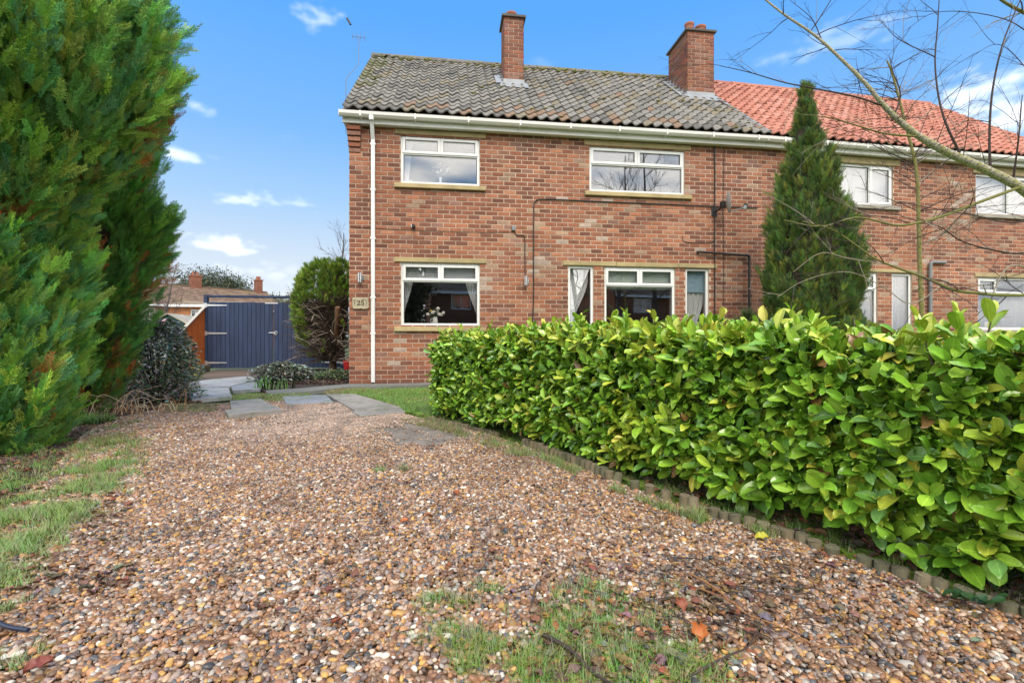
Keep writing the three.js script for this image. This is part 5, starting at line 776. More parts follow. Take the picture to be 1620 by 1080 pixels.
// ---------------------------------------------------------------- small leaved shrubs
function shrub(name, label, [x, z], shape, n, size, pal, seed, cat = 'shrub', rough = 0.4) {
  const t = thing(name, label, cat, [x, 0, z]), r = mul(seed), L = [[], [], [], []], st = new MB();
  for (let i = 0; i < n; i++) { const a = r() * 6.28, v = r(), [R, H] = shape, h = Math.pow(v, 0.8) * H, rr = R * Math.sqrt(Math.max(0.05, 1 - Math.pow(v, 2.2))) * (0.62 + 0.42 * r()) * (1 + 0.6 * N3(Math.cos(a) * 1.7 + seed, h * 3.2, Math.sin(a) * 1.7)), p = V(Math.cos(a) * rr, h * (0.92 + 0.15 * N3(a, h, seed)) + 0.03, Math.sin(a) * rr);
    const d = V(Math.cos(a) + (r() - 0.5) * 1.4, (r() - 0.3) * 1.2, Math.sin(a) + (r() - 0.5) * 1.4), s = size * (0.6 + r() * 0.7); L[i % 4].push({ m: basis(d, V(r() - 0.5, 1, r() - 0.5 + 0.3)).scale(V(s, s, s * 1.2)).setPosition(p), c: rgb(...pal[Math.floor(r() * pal.length)].map((c) => c * (0.7 + r() * 0.6))) });
    if (i % 150 === 0) st.tube([V(0, -0.02, 0), p.clone().multiplyScalar(0.5).setY(h * 0.6), p], [0.012, 0.006, 0.002], 5, false); }
  st.build('stems', M.twig, t); const fm = phys([1, 1, 1], rough, { map: T.leaf, side: THREE.DoubleSide }); L.forEach((l, i) => copies('foliage', laurel[i], fm, l, t)); return t;
}
{
  const [ax, az] = gp(252, 634); shrub('evergreen_shrub', 'grey green holly like shrub with pale leaf edges beside the drive', [ax, az + 0.05], [0.45, 1.05], 8000, 0.05, [[0.22, 0.30, 0.19], [0.20, 0.27, 0.18], [0.12, 0.19, 0.11], [0.62, 0.66, 0.60], [0.25, 0.32, 0.20], [0.5, 0.55, 0.47]], 61, 'shrub', 0.3);
  const [bx, bz] = gp(290, 602); shrub('yellow_shrub', 'small yellow green leafy shrub against the orange fence', [bx, bz], [0.28, 0.62], 1100, 0.06, [[0.36, 0.42, 0.06], [0.50, 0.48, 0.08], [0.20, 0.28, 0.05], [0.28, 0.13, 0.04]], 62);
  const [cx, cz] = gp(424, 607); shrub('flowering_shrub', 'low grey green shrub with whitish leaves at the paving edge', [cx + 0.1, cz - 0.35], [0.50, 0.36], 3200, 0.05, [[0.13, 0.17, 0.11], [0.09, 0.13, 0.08], [0.62, 0.65, 0.62], [0.2, 0.25, 0.15]], 63);
  const [dx, dz] = gp(520, 604); shrub('ground_cover', 'low green ground cover leaves on the bark mulch', [dx, dz - 0.5], [0.62, 0.16], 1200, 0.05, [[0.12, 0.2, 0.07], [0.18, 0.26, 0.09], [0.08, 0.12, 0.06]], 64, 'plant');
  // bulb leaves
  const [ex, ez] = gp(432, 615); const bl = thing('bulb_leaves', 'bright green strap leaved bulb clump at the paving edge', 'plant', [ex, 0, ez]), r = mul(66); const tm = phys([0.13, 0.30, 0.05], 0.5, { side: THREE.DoubleSide }), tg = tuft(70, 1, 0.3, 0.001, 0.02);
  for (let i = 0; i < 60; i++) { const m = part(i ? 'leaf_' + String(i).padStart(3, '0') : 'leaf', tg, tm, bl); m.position.set((r() - 0.5) * 0.62, 0, (r() - 0.5) * 0.3); m.rotation.y = r() * 6.3; m.scale.setScalar(0.7 + r() * 0.6); }
  // dry bramble stems
  const [fx, fz] = gp(190, 652), br = thing('bramble_stems', 'tangle of dry brown bramble stems at the conifer foot', 'bramble', [fx, 0, fz]), r2 = mul(67), A = new MB(), B = new MB();
  for (let k = 0; k < 90; k++) { const x = (r2() - 0.5) * 1.2, z = (r2() - 0.5) * 0.5, a = r2() * 6.3, l = 0.08 + r2() * r2() * 0.5; (k % 2 ? A : B).tube(spline([V(x, -0.01, z), V(x + Math.cos(a) * l * 0.3, l * 0.5, z + Math.sin(a) * l * 0.2), V(x + Math.cos(a) * l, l * (0.2 + r2() * 0.5), z + Math.sin(a) * l * 0.5)], 7), [0.004, 0.004, 0.0036, 0.0032, 0.0028, 0.0024, 0.002, 0.0015], 5, false); }
  A.build('stems', std([0.40, 0.22, 0.11], 0.9), br); B.build('pale_stems', std([0.55, 0.44, 0.30], 0.9), br);
}

// ---------------------------------------------------------------- bare trees
function twigs(mb, p, d, len, rad, depth, r, droop, side = 0.55, n0 = 5) {
  const n = Math.max(3, Math.round(len / 0.09)), pts = [p.clone()], q = p.clone(), dir = d.clone();
  for (let i = 1; i <= n; i++) { dir.addScaledVector(V(r() - 0.5, r() - 0.5, r() - 0.5), 0.28).add(V(0, -droop * i / n, 0)).normalize(); q.addScaledVector(dir, len / n); pts.push(q.clone()); }
  mb.tube(pts, pts.map((_, i) => rad * (1 - 0.75 * i / n)), rad > 0.006 ? 6 : 4, false);
  if (depth > 0) { const k = Math.round(n0 * (0.6 + r() * 0.8)); for (let i = 0; i < k; i++) { const f = 0.15 + 0.8 * r(), j = Math.min(n - 1, Math.floor(f * n)), b = pts[j].clone().lerp(pts[j + 1], r()), t = pts[j + 1].clone().sub(pts[j]).normalize(); t.addScaledVector(V(r() - 0.5, r() - 0.35, r() - 0.5).normalize(), side + 0.5 * r()).normalize(); twigs(mb, b, t, len * (0.35 + r() * 0.35) * (1 - f * 0.3), rad * 0.5, depth - 1, r, droop * 1.3, side, n0); } }
}
{
  const t = thing('birch_tree', 'bare birch with a mossy pale stem leaning across the orange roof', 'tree'), r = mul(71), darkB = std([0.055, 0.036, 0.034], 0.85), pale = std([0.30, 0.25, 0.20], 0.9), moss = std([0.20, 0.20, 0.055], 0.95, { map: T.grain });
  const line = (P, n) => spline(P.map(([a, b, z]) => at(a, b, z)), n);
  const stem = [V(5.95, -0.05, -3.7), V(5.75, 0.5, -3.75), V(5.3, 1.2, -3.9), at(1740, 400, 4.0), at(1620, 300, 4.0), at(1560, 268, 4.0), at(1490, 236, 4.0), at(1440, 205, 4.0), at(1400, 168, 4.0), at(1370, 132, 4.0), at(1330, 92, 4.05), at(1290, 56, 4.1), at(1240, 22, 4.15), at(1200, -10, 4.2), at(1140, -60, 4.3)], R = [0.10, 0.08, 0.065, 0.05, 0.037, 0.033, 0.030, 0.024, 0.019, 0.0145, 0.0125, 0.0105, 0.0085, 0.0065, 0.004];
  const sp = spline(stem, 84), rad = sp.map((_, i) => { const k = i / 84 * 14, j = Math.min(13, Math.floor(k)); return lerp(R[j], R[j + 1], k - j) * (1 + 0.12 * N3(i * 0.7, 1, 2)); });
  const tr = new MB(); tr.tube(sp, rad, 14); tr.build('trunk', M.birch, t);
  const fine = new MB(), paleT = new MB();
  const limbs = [ // traced polylines: [pixel x, pixel y, depth]
    [[[1395, 166, 4], [1350, 152, 3.9], [1290, 140, 3.85], [1240, 130, 3.8], [1185, 114, 3.8], [1140, 104, 3.8]], 0.010, darkB, 3], [[[1455, 216, 4], [1400, 211, 3.95], [1355, 198, 3.9], [1312, 186, 3.85], [1262, 180, 3.8]], 0.011, moss, 3],
    [[[1519, 242, 4], [1500, 202, 4], [1488, 165, 4.05], [1480, 100, 4.1], [1484, 40, 4.1], [1487, -10, 4.1]], 0.013, darkB, 4], [[[1568, 278, 4], [1566, 220, 4], [1570, 150, 4], [1584, 80, 4], [1606, 20, 4], [1630, -30, 4]], 0.013, darkB, 4], [[[1602, 296, 4], [1612, 220, 3.9], [1618, 150, 3.9]], 0.011, darkB, 3],
    [[[1625, 292, 4], [1544, 322, 3.9], [1494, 341, 3.85], [1455, 352, 3.8], [1419, 356, 3.75], [1355, 344, 3.7], [1300, 358, 3.7], [1240, 348, 3.7]], 0.017, moss, 6], [[[1700, 420, 3.9], [1640, 462, 3.8], [1594, 467, 3.7], [1541, 463, 3.65], [1508, 458, 3.6], [1478, 445, 3.6], [1450, 434, 3.6], [1416, 422, 3.6], [1383, 408, 3.6], [1355, 388, 3.6], [1317, 363, 3.6], [1270, 350, 3.6]], 0.017, moss, 6],
    [[[1690, 360, 3.9], [1620, 400, 3.8], [1570, 395, 3.8], [1520, 380, 3.8], [1490, 360, 3.8], [1450, 345, 3.8]], 0.012, darkB, 5], [[[1660, 340, 4], [1600, 352, 3.9], [1540, 340, 3.9], [1480, 330, 3.9], [1420, 318, 3.9]], 0.009, darkB, 5], [[[1700, 470, 3.8], [1600, 420, 3.7], [1570, 470, 3.7], [1565, 510, 3.7]], 0.010, pale, 4],
    [[[1640, 30, 4.2], [1580, -4, 4.2], [1560, -30, 4.2]], 0.02, moss, 2], [[[1640, 125, 4.2], [1580, 70, 4.2], [1530, 95, 4.2]], 0.005, darkB, 2], [[[1640, 60, 4.1], [1590, 30, 4.1], [1480, 20, 4.1], [1430, 50, 4.1]], 0.006, darkB, 3], [[[1300, 62, 4.1], [1285, 30, 4.1], [1250, 0, 4.1]], 0.006, darkB, 2], [[[1412, 190, 4], [1425, 150, 4], [1412, 110, 4], [1408, 90, 4]], 0.009, darkB, 2], [[[1480, 90, 4.1], [1420, 60, 4.1], [1400, 40, 4.1]], 0.006, darkB, 2], [[[1505, 440, 3.7], [1440, 480, 3.65], [1400, 455, 3.65], [1340, 430, 3.6], [1270, 445, 3.6], [1230, 470, 3.6]], 0.006, pale, 4], [[[1420, 420, 3.7], [1340, 408, 3.6], [1300, 400, 3.6], [1255, 430, 3.6]], 0.006, pale, 3]];
  for (const [P, R0, mat, k] of limbs) { const s = line(P, P.length * 6), mb = new MB(); mb.tube(s, s.map((_, i) => 0.8 * R0 * (1 - 0.72 * i / s.length)), 7, false); mb.build('branch', mat, t);
    for (let i = 0; i < k * 2; i++) { const f = 0.12 + 0.85 * r(), j = Math.min(s.length - 2, Math.floor(f * s.length)), d = s[j + 1].clone().sub(s[j]).normalize().multiplyScalar(0.7).addScaledVector(V(r() - 0.5, (r() - 0.4), r() - 0.5).normalize(), 0.8).normalize(); twigs(r() < 0.3 ? paleT : fine, s[j], d, 0.18 + r() * 0.42, Math.max(0.0026, R0 * 0.28), 2, r, 0.10, 0.5, 3); } }
  for (let i = 0; i < 26; i++) { const j = 30 + Math.floor(r() * 50), d = V(r() - 0.5, r() - 0.2, r() - 0.5).normalize(); twigs(fine, sp[j], d, 0.25 + r() * 0.5, 0.0045, 2, r, 0.06, 0.5, 3); }
  fine.build('twigs', darkB, t, 'stuff'); paleT.build('pale_twigs', pale, t, 'stuff');
  // sapling behind the hedge
  const s2 = thing('sapling', 'slender mossy sapling rising behind the hedge before the orange roofed house', 'tree'), st = [[1460, 585, 5.2], [1459, 505, 5.2], [1456, 430, 5.2], [1454, 350, 5.2], [1452, 290, 5.2], [1447, 250, 5.2], [1438, 215, 5.2], [1424, 160, 5.2], [1410, 110, 5.2], [1404, 96, 5.2]], pts = spline([at(1460, 540 + FOC * (EYE + 0.03) / 5.2, 5.2), ...st.map(([a, b, z]) => at(a, b, z))], 40), m2 = new MB(), fr = mul(73), f2 = new MB(), p2 = new MB();
  m2.tube(pts, pts.map((_, i) => 0.024 * (1 - 0.8 * i / 41) + 0.003), 9); m2.build('trunk', std([0.28, 0.26, 0.12], 0.95, { map: T.birch }), s2);
  for (let i = 0; i < 46; i++) { const j = 14 + Math.floor(fr() * 26), a = fr() * 6.28, d = V(Math.cos(a), 0.15 + fr() * 0.7, Math.sin(a) * 0.7).normalize(); twigs(fr() < 0.4 ? p2 : f2, pts[j], d, 0.3 + fr() * 0.75, 0.006, 2, fr, 0.05, 0.5, 3); }
  f2.build('twigs', darkB, s2, 'stuff'); p2.build('pale_twigs', pale, s2, 'stuff');
}
function bareTree(name, label, [x, y, z], H, seed, spread, rad, mat, lv = 3, group) {
  const t = thing(name, label, 'tree', [x, y, z], 0, group), r = mul(seed), tr = new MB(), tw = new MB(), pts = []; let p = V(0, -0.1, 0), d = V((r() - 0.5) * 0.2, 1, (r() - 0.5) * 0.2).normalize();
  for (let i = 0; i <= 12; i++) { pts.push(p.clone()); d.addScaledVector(V(r() - 0.5, 0.15, r() - 0.5), 0.16).normalize(); p = p.clone().addScaledVector(d, H / 12); }
  tr.tube(pts, pts.map((_, i) => rad * (1 - 0.85 * i / 12)), 10); tr.build('trunk', mat, t);
  for (let i = 0; i < 22; i++) { const j = 3 + Math.floor(r() * 9), a = r() * 6.28, dd = V(Math.cos(a) * spread, 0.55 + r() * 0.5, Math.sin(a) * spread).normalize(); twigs(tw, pts[j], dd, H * (0.22 + 0.2 * r()) * (1.25 - j / 14), rad * 0.34 * (1 - j / 15), lv, r, -0.02, 0.55, 5); }
  tw.build('limbs', mat, t, 'stuff'); return t;
}
function leafyTree(name, label, [x, y, z], shape, n, size, pal, seed, group) {
  const t = thing(name, label, 'tree', [x, y, z], 0, group), r = mul(seed), [R, h0, H] = shape, L = [[], [], [], []], tr = new MB();
  tr.tube([V(0, -0.1, 0), V(0.05, (h0 + H) / 2, 0), V(0, H * 0.9, 0)], [R * 0.09, R * 0.06, R * 0.015], 8);
  const clumps = []; for (let i = 0; i < 60; i++) { const a = r() * 6.28, v = r() * 2 - 1, s = Math.sqrt(1 - v * v), k = 0.55 + 0.4 * r(); clumps.push(V(Math.cos(a) * s * R * k, (h0 + H) / 2 + v * (H - h0) / 2 * k, Math.sin(a) * s * R * k)); tr.tube([V(0, (h0 + H) * 0.42, 0), clumps[i].clone().multiplyScalar(0.6).setY(clumps[i].y * 0.9), clumps[i]], [R * 0.03, R * 0.015, R * 0.004], 5, false); }
  tr.build('trunk', M.bark, t);
  for (let i = 0; i < n; i++) { const c = clumps[i % 60], g = V(r() + r() + r() - 1.5, r() + r() + r() - 1.5, r() + r() + r() - 1.5).multiplyScalar(R * 0.30), s = size * (0.6 + r() * 0.8); L[i % 4].push({ m: basis(V(r() - 0.5, r() - 0.5, r() - 0.5), V(r() - 0.5, 1, r() - 0.5)).scale(V(s, s, s * 1.3)).setPosition(c.clone().add(g)), c: rgb(...pal[Math.floor(r() * pal.length)].map((v) => v * (0.7 + r() * 0.6))) }); }
  const cr = new THREE.Group(); cr.name = 'crown'; t.add(cr); const fm = std([1, 1, 1], 0.8, { side: THREE.DoubleSide }); L.forEach((l, i) => copies('foliage', laurel[i], fm, l, cr)); return t;
}
// ---------------------------------------------------------------- gate and garden beyond
{
  const navy = [[0.022, 0.041, 0.098], [0.025, 0.045, 0.106], [0.020, 0.037, 0.090]].map((c) => std(c.map((x) => x * 1.35), 0.75, { map: T.boards, bumpMap: T.wood, bumpScale: 0.002 }));
  const ln = (name, label, cat, o) => thing(name, label, cat, P0.clone().add(V(0, 0, -0).copy(V(0, 0, -4.75)).applyAxisAngle(V(0, 1, 0), ANG)).toArray(), ANG, o);
  const gate = ln('boarded_gate', 'tall navy blue boarded double gate with white strap hinges', 'gate'), r = mul(81), x0 = -4.62, xm = -2.95, x1 = -1.2, H = 1.83;
  const leaf = (a, b, n, label) => { const back = new MB(); back.box(a + 0.01, 0.12, -0.055, b - 0.01, 0.22, -0.022).box(a + 0.01, 1.6, -0.055, b - 0.01, 1.7, -0.022).box(a + 0.01, 0.85, -0.055, b - 0.01, 0.95, -0.022).box(a + 0.001, 0.06, -0.0215, b - 0.001, H - 0.02, -0.018); const lf = back.build('gate_leaf', navy[2], gate), w = (b - a) / n; for (let i = 0; i < n; i++) { const m = new MB(); m.uo = [r() * 5, r() * 5]; m.bevel(a + i * w + 0.002, 0.05 + r() * 0.006, -0.0175, a + (i + 1) * w - 0.002, H - r() * 0.006, 0 + r() * 0.002, 0.007); m.build(i ? 'board_' + String(i).padStart(3, '0') : 'board', navy[i % 3], lf); } };
  leaf(x0, xm - 0.006, 15); leaf(xm + 0.006, x1, 15);
  const fr = new MB(); fr.bevel(x0 - 0.10, 0, -0.09, x0 - 0.006, 2.02, 0.008, 0.006); fr.build('gate_post', navy[0], gate);
  const bm = new MB(); bm.bevel(x0 - 0.005, 1.95, -0.08, x1 + 0.1, 2.015, 0.0, 0.006); bm.build('top_rail', navy[2], gate); const p3 = new MB(); p3.bevel(x1 + 0.006, 0, -0.09, x1 + 0.1, 1.948, 0.008, 0.006); p3.build('gate_post', navy[0], gate);
  const hinge = (x, s, y) => { const m = new MB(); m.box(x - (s > 0 ? 0.09 : 0), y - 0.055, 0.009, x + (s > 0 ? 0 : 0.09), y + 0.055, 0.014); const e = x + s * 0.5; m.quad(V(s > 0 ? x : e, y - (s > 0 ? 0.028 : 0.012), 0.016), V(s > 0 ? e : x, y - (s > 0 ? 0.012 : 0.028), 0.016), V(s > 0 ? e : x, y + (s > 0 ? 0.012 : 0.028), 0.016), V(s > 0 ? x : e, y + (s > 0 ? 0.028 : 0.012), 0.016)); m.tube([V(x, y - 0.05, 0.012), V(x, y + 0.05, 0.012)], 0.009, 8); m.build('hinge', M.zinc, gate); };
  for (const y of [0.2, 0.99, 1.74]) { hinge(x0 - 0.01, 1, y); hinge(x1 + 0.01, -1, y); }
  const lt = new MB(); lt.box(xm - 0.10, 0.99, 0.004, xm + 0.03, 1.02, 0.016).tube([V(xm - 0.12, 1.005, 0.022), V(xm + 0.06, 1.005, 0.022)], 0.009, 8); lt.build('latch', M.zinc, gate); const rg = new THREE.TorusGeometry(0.042, 0.008, 8, 20); rg.translate(xm + 0.065, 1.0, 0.022); part('ring_handle', rg, M.zinc, gate);
  const bolt = new MB(); bolt.box(xm - 0.22, 1.795, 0.004, xm + 0.12, 1.825, 0.014); bolt.build('bolt', M.zinc, gate);
  const fp = ln('fence_panel', 'short orange stained fence panel with sloping white capped top beside the gate', 'fence'), om = [[0.80, 0.20, 0.035], [0.84, 0.225, 0.045]].map((c) => std(c, 0.75, { map: T.wood, bumpMap: T.wood, bumpScale: 0.003 }));
  const N = 8, FL = 1.12; for (let i = 0; i < N; i++) { const a = 0.02 + i / N * FL, b = 0.02 + (i + 1) / N * FL - 0.004, ya = 1.66 - i / N * 0.68, yb = 1.66 - (i + 1) / N * 0.68, m = new MB(), X = x0 - 0.06; m.quad(V(X, 0.03, b), V(X, 0.03, a), V(X, ya, a), V(X, yb, b)).quad(V(X - 0.02, 0.03, a), V(X - 0.02, 0.03, b), V(X - 0.02, yb, b), V(X - 0.02, ya, a)).quad(V(X, ya, a), V(X - 0.02, ya, a), V(X - 0.02, yb, b), V(X, yb, b)).quad(V(X - 0.02, 0.03, b), V(X, 0.03, b), V(X, yb, b), V(X - 0.02, yb, b)); m.build(i ? 'board_' + String(i).padStart(3, '0') : 'board', om[i % 2], fp); }
  const cp = new MB(); cp.m = new THREE.Matrix4().makeRotationX(Math.atan2(0.68, FL)).setPosition(x0 - 0.07, 1.675, 0.02); cp.bevel(-0.04, 0, 0, 0.04, 0.022, Math.hypot(0.68, FL), 0.002); cp.build('capping', std([0.55, 0.52, 0.46], 0.8, { map: T.wood }), fp); const ps = new MB(); ps.bevel(x0 - 0.13, 0, FL + 0.03, x0 - 0.03, 1.0, FL + 0.13, 0.006); ps.build('post', std([0.28, 0.26, 0.22], 0.95, { map: T.stain }), fp);
  const wl = ln('low_wall', 'low mossy stone edging below the orange fence panel', 'wall'), wr = mul(5), wm = [[0.20, 0.17, 0.11], [0.15, 0.14, 0.09], [0.24, 0.20, 0.13]].map((c) => std(c, 0.95, { map: T.stain })); for (let i = 0; i < 6; i++) { const g = new RoundedBoxGeometry(0.16, 0.14 + wr() * 0.06, 0.27, 2, 0.03); g.translate(x0 + 0.03 + i * 0.02, 0.06, 0.2 + i * 0.28); part(i ? 'stone_' + String(i).padStart(3, '0') : 'stone', g, wm[i % 3], wl); }
  // red bin glimpsed behind the house corner
  const rb = thing('red_tub', 'red plastic tub just visible behind the house corner', 'tub', [-3.42, 0, -10.1]); { const g = new THREE.LatheGeometry([[0.001, 0], [0.14, 0], [0.17, 0.3], [0.185, 0.31], [0.185, 0.33], [0.16, 0.33], [0.13, 0.02], [0.001, 0.02]].map((a) => new THREE.Vector2(...a)), 20); g.translate(0, 0.02, 0); part('tub', g, phys([0.42, 0.02, 0.02], 0.4), rb); const hn = new MB(); hn.tube(spline([V(-0.18, 0.33, 0), V(0, 0.42, 0.1), V(0.18, 0.33, 0)], 10), 0.006, 6); hn.build('handle', phys([0.42, 0.02, 0.02], 0.4), rb); }
}
// ---------------------------------------------------------------- beyond the garden
function farHouse(name, label, [x, z], turn, W, D, eave, rise, wallC, roofC, wins, chim, o = {}) {
  const t = thing(name, label, 'house', [x, 0, z], turn), wm = std(wallC, 0.95, { map: T.stain }), w = part('wall', wallFace(W, eave, wins, -0.2, 0), wm, t), bx = new MB(); bx.box(0, 0, -D, W, eave, -D + 0.2).box(0.001, 0, -D + 0.201, 0.2, eave - 0.001, -0.201).box(W - 0.2, 0, -D + 0.201, W - 0.001, eave - 0.001, -0.201); bx.build('wall', wm, t);
  const gb = new MB(); for (const X of [0.02, W - 0.02]) gb.quad(V(X, eave, 0), V(X, eave, -D), V(X, eave + rise, -D / 2), V(X, eave + rise, -D / 2)); gb.build('gable', wm, t);
  const L = Math.hypot(D / 2 + 0.3, rise + 0.3 * rise * 2 / D), p = Math.atan2(rise, D / 2), cols = Math.round(W / 0.33), rows = Math.round(L / 0.34);
  const tl = new MB(), r = mul(7 + Math.round(W * 10)); tl.m = new THREE.Matrix4().makeRotationX(p).setPosition(-0.15, eave - 0.3 * rise * 2 / D, 0.3);
  for (let j = 0; j < rows; j++) for (let i = 0; i < cols; i++) { const a = (W + 0.3) / cols, b = L / rows, k = 0.7 + r() * 0.5, ms = fbm(i * 0.25, j * 0.4, 3, 2) > 0.08 ? 1 : 0; tl.col = [roofC[0] * k + ms * 0.015, roofC[1] * k + ms * 0.02, roofC[2] * k]; tl.quad(V(i * a + 0.004, 0.05, -j * b), V((i + 1) * a - 0.004, 0.05, -j * b), V((i + 1) * a - 0.004, 0.02, -(j + 1) * b), V(i * a + 0.004, 0.02, -(j + 1) * b)).quad(V(i * a + 0.004, 0.0, -j * b), V((i + 1) * a - 0.004, 0.0, -j * b), V((i + 1) * a - 0.004, 0.05, -j * b), V(i * a + 0.004, 0.05, -j * b)); }
  const rf = tl.build('roof', std([1, 1, 1], 0.95, { vertexColors: true }), t);
  const bk = new MB(); bk.m = new THREE.Matrix4().makeRotationX(-p).setPosition(-0.15, eave, -D); bk.box(0, -0.02, -0.3, W + 0.3, 0.02, L - 0.3); bk.m = null; bk.box(-0.12, eave + rise + 0.02, -D / 2 - 0.12, W + 0.12, eave + rise + 0.10, -D / 2 + 0.12); bk.build('back_roof', std(roofC.map((c) => c * 0.9), 0.95), t);
  const fs = new MB(); fs.box(-0.1, eave - 0.24, 0.305, W + 0.1, eave - 0.06, 0.36); fs.build('fascia', M.upvc, t);
  for (const [a, b, c, d] of wins) { const m = new MB(), k = 0.07; m.box(a, c, -0.1, a + k, d, -0.04).box(b - k, c, -0.1, b, d, -0.04).box(a + k, c, -0.1, b - k, c + k, -0.04).box(a + k, d - k, -0.1, b - k, d, -0.04).box((a + b) / 2 - 0.03, c + k, -0.1, (a + b) / 2 + 0.03, d - k, -0.05); const wd = m.build('window', M.upvc, t); const g = new THREE.PlaneGeometry(b - a - 2 * k, d - c - 2 * k); g.translate((a + b) / 2, (c + d) / 2, -0.08); part('pane', g, M.glass, wd); const bk2 = new MB(); bk2.box(a - 0.1, c - 0.1, -0.9, b + 0.1, d + 0.1, -0.85); bk2.build('inner_wall', M.plaster, wd); }
  for (const [a, b, top] of chim) { const m = new MB(); m.box(a, eave + rise * 0.6, -D / 2 - 0.35, b, top, -D / 2 + 0.35); const c = m.build('chimney', std([0.30, 0.12, 0.075], 0.95, { map: T.stain }), t); const cp = new MB(); cp.box(a - 0.06, top, -D / 2 - 0.41, b + 0.06, top + 0.12, -D / 2 + 0.41); cp.build('chimney_cap', std([0.28, 0.12, 0.08], 0.9), c); for (const k of [0.3, 0.7]) { const g = new THREE.CylinderGeometry(0.11, 0.13, 0.35, 12); g.translate(lerp(a, b, k), top + 0.29, -D / 2); part('chimney_pot', g, M.terracotta, c); } }
  return t;
}
{
  const a = at(262, 500, 45), b = at(420, 500, 52.5), dx = b.x - a.x, dz = b.z - a.z, turn = -Math.atan2(dz, dx), L = Math.hypot(dx, dz), u = V(dx / L, 0, dz / L), nrm = V(-u.z, 0, u.x).z > 0 ? V(-u.z, 0, u.x) : V(u.z, 0, -u.x);
  const W = L + 9, D = 7, o = a.clone().addScaledVector(u, -9).addScaledVector(nrm, D / 2);
  farHouse('terraced_house', 'long distant terrace with mossy brown tiled roof and brick chimneys', [o.x, o.z], turn, W, D, 4.1, 2.1, [0.40, 0.20, 0.11], [0.19, 0.125, 0.09], [[2, 3.1, 2.6, 3.7], [6, 7.1, 2.6, 3.7], [10, 11.1, 2.6, 3.7], [14, 15.1, 2.6, 3.7]], [[W * 0.60, W * 0.60 + 0.9, 7.2], [W - 1.1, W - 0.5, 7.4]]);
  const e = at(268, 500, 38); farHouse('brick_extension', 'low orange brick house wing with white fascia and small white window', [e.x, e.z], 0.12, 4.6, 4, 3.78, 0.3, [0.52, 0.22, 0.09], [0.30, 0.26, 0.22], [[1.55, 2.3, 2.3, 3.35]], []);
  const f2 = at(212, 500, 33); farHouse('small_house', 'pale gabled outbuilding with white bargeboards beyond the teal shed', [f2.x - 2.6, f2.z], 0.3, 3.2, 3, 2.1, 0.9, [0.45, 0.40, 0.34], [0.24, 0.22, 0.2], [[0.8, 1.6, 1.0, 1.9]], []);
  // teal shed, gable towards us
  const s0 = at(268, 520, 19), sh = thing('garden_shed', 'teal painted garden shed with pale roof edges and butterfly ornament', 'shed', [s0.x, 0, s0.z], 0.1), teal = std([0.02, 0.105, 0.10], 0.7, { map: T.wood }), hw = 1.05;
  const wl = new MB(); wl.box(-hw, 0, -1.4, hw, 1.22, 0); wl.build('wall', std([0.34, 0.38, 0.40], 0.8, { map: T.wood }), sh); const gs = new THREE.Shape([[-hw, 1.23], [hw, 1.23], [0, 1.83]].map((q) => new THREE.Vector2(...q))), gg = new THREE.ExtrudeGeometry(gs, { depth: 0.05, bevelEnabled: false }); gg.translate(0, 0, 0.01); part('gable', gg, teal, sh);
  const post = new MB(); for (const x of [-hw, -0.05, 0.05, hw - 0.07]) post.box(x, 0, 0.003, x + 0.07, 1.22, 0.04); post.build('frame', teal, sh);
  for (const s of [-1, 1]) { const m = new MB(), an = Math.atan2(0.62, hw + 0.1); m.m = new THREE.Matrix4().makeRotationZ(s * -an).setPosition(0, 1.86, 0); m.box(s > 0 ? 0 : -1.33, 0.0, -1.5, s > 0 ? 1.33 : 0, 0.04, 0.16); m.build('roof', std([0.50, 0.47, 0.38], 0.9, { map: T.stain }), sh); }
  const bf = thing('butterfly_ornament', 'pink and white butterfly ornament on the teal shed gable', 'ornament', [s0.x, 1.5, s0.z + 0.1], 0.1); for (const s of [-1, 1]) { const w = new THREE.SphereGeometry(0.11, 14, 8); w.scale(1, 1.15, 0.12); w.rotateZ(s * 0.5); w.translate(s * 0.12, 0.05, 0); part('wing', w, std(s > 0 ? [0.5, 0.55, 0.62] : [0.55, 0.33, 0.36], 0.6), bf); const v = new THREE.SphereGeometry(0.07, 12, 8); v.scale(1, 1, 0.12); v.translate(s * 0.08, -0.1, 0); part('lower_wing', v, std([0.5, 0.45, 0.5], 0.6), bf); } const bd = new THREE.CapsuleGeometry(0.015, 0.2, 4, 8); part('body', bd, M.blackPlastic, bf);
  leafyTree('broad_tree', 'rounded green tree rising behind the distant terrace chimney', [at(330, 500, 62).x, 0, -62], [5.6, 2.5, 9.6], 30000, 0.22, [[0.08, 0.11, 0.06], [0.075, 0.10, 0.05], [0.045, 0.06, 0.035], [0.09, 0.10, 0.06]], 91);
  leafyTree('distant_tree', 'pale olive tree beyond the right end of the distant terrace', [at(452, 500, 58).x, 0, -58], [2.7, 1.5, 6.6], 7000, 0.2, [[0.13, 0.14, 0.06], [0.10, 0.12, 0.06], [0.17, 0.16, 0.08]], 92);
  const tk = std([0.10, 0.085, 0.085], 0.9);
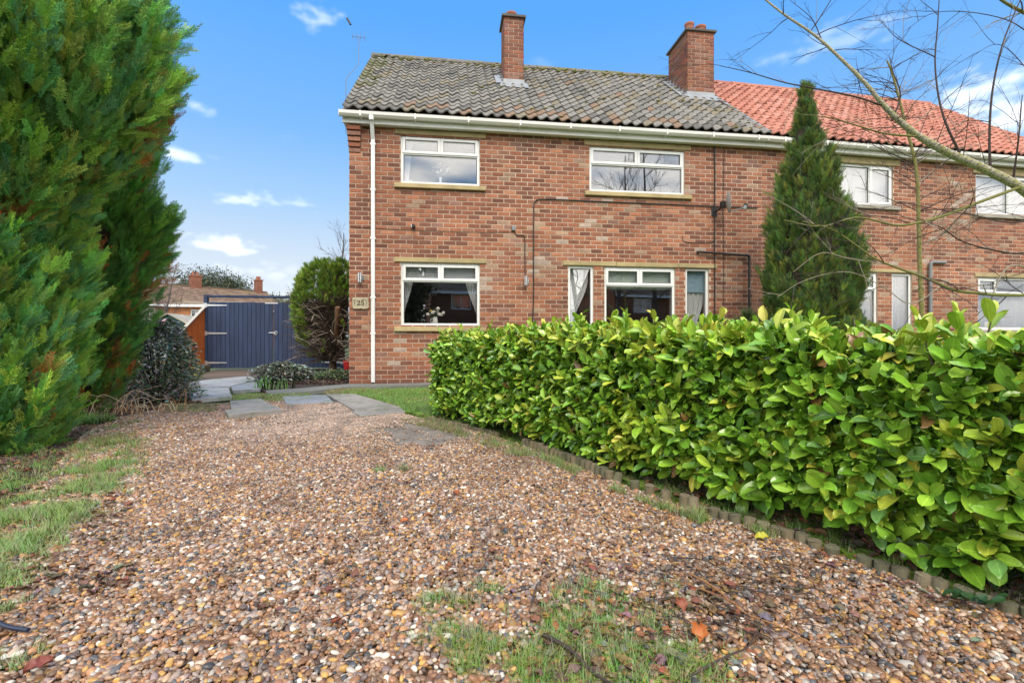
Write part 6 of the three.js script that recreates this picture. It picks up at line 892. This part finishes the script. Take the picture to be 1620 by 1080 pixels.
  bareTree('bare_tree', 'bare winter tree showing above the dome conifer beside the house wall', [at(540, 500, 22).x, 0, -22], 5.9, 93, 0.8, 0.11, tk, 2); bareTree('bare_tree', 'bare twiggy tree low behind the dome conifer and gate rail', [at(490, 500, 24).x, 0, -24], 4.9, 94, 1.0, 0.10, tk, 2); bareTree('bare_tree', 'thin bare tree poking up at the edge of the dark conifer', [at(268, 500, 24).x, 0, -24], 4.8, 95, 0.6, 0.07, tk, 2);
  // far hedge line closing the view to the horizon
  leafyTree('garden_hedge', 'far dark garden hedge glimpsed under the terrace', [at(215, 520, 28).x, 0, -28], [1.6, 0.1, 1.9], 1600, 0.16, [[0.07, 0.09, 0.04], [0.05, 0.07, 0.03]], 96);
  // across the road, mirrored in the window panes
  farHouse('opposite_house', 'brown brick house across the road, mirrored in the lower windows', [9.3, 15], Math.PI + 0.02, 8.6, 7, 4.3, 2.9, [0.26, 0.115, 0.07], [0.06, 0.055, 0.055], [[1.2, 2.6, 3.0, 4.1], [5.8, 7.2, 3.0, 4.1], [1.2, 2.8, 0.9, 2.1], [5.6, 7.2, 0.9, 2.1]], [[4, 4.9, 8.1]]);
  farHouse('opposite_house', 'second brick house across the road with white windows, mirrored in the bay', [24, 15.4], Math.PI - 0.03, 9.4, 7, 4.4, 2.9, [0.28, 0.12, 0.07], [0.07, 0.06, 0.058], [[1.2, 2.6, 3.0, 4.1], [6.2, 7.8, 3.0, 4.1], [1.2, 2.8, 0.9, 2.1], [6.2, 7.8, 0.9, 2.1]], [[4.6, 5.5, 8.2]]);
  const tg = 'bare street trees across the road'; [[8.6, 7.5, 12, 101], [11.2, 8.5, 14, 102], [14.2, 8.0, 13, 103], [17.5, 9.5, 11, 104]].forEach(([x, z, h, s], i) => bareTree('street_tree', ['bare street tree before the gap between the opposite houses', 'tallest bare street tree across the road', 'forked bare street tree facing the wide upper window', 'smaller bare street tree before the second opposite house'][i], [x, 0, z], h, s, 0.75, 0.17, std([0.07, 0.055, 0.05], 0.9), 2, tg));
  leafyTree('holly_tree', 'dark evergreen tree across the road mirrored beside the opposite house', [-2.6, 0, 12.5], [3.2, 0.3, 6.6], 26000, 0.26, [[0.03, 0.05, 0.025], [0.045, 0.07, 0.03]], 97);
}
scene.traverse((o) => { if (o.isMesh) { o.castShadow = true; o.receiveShadow = true; } });
renderer.render(scene, camera);
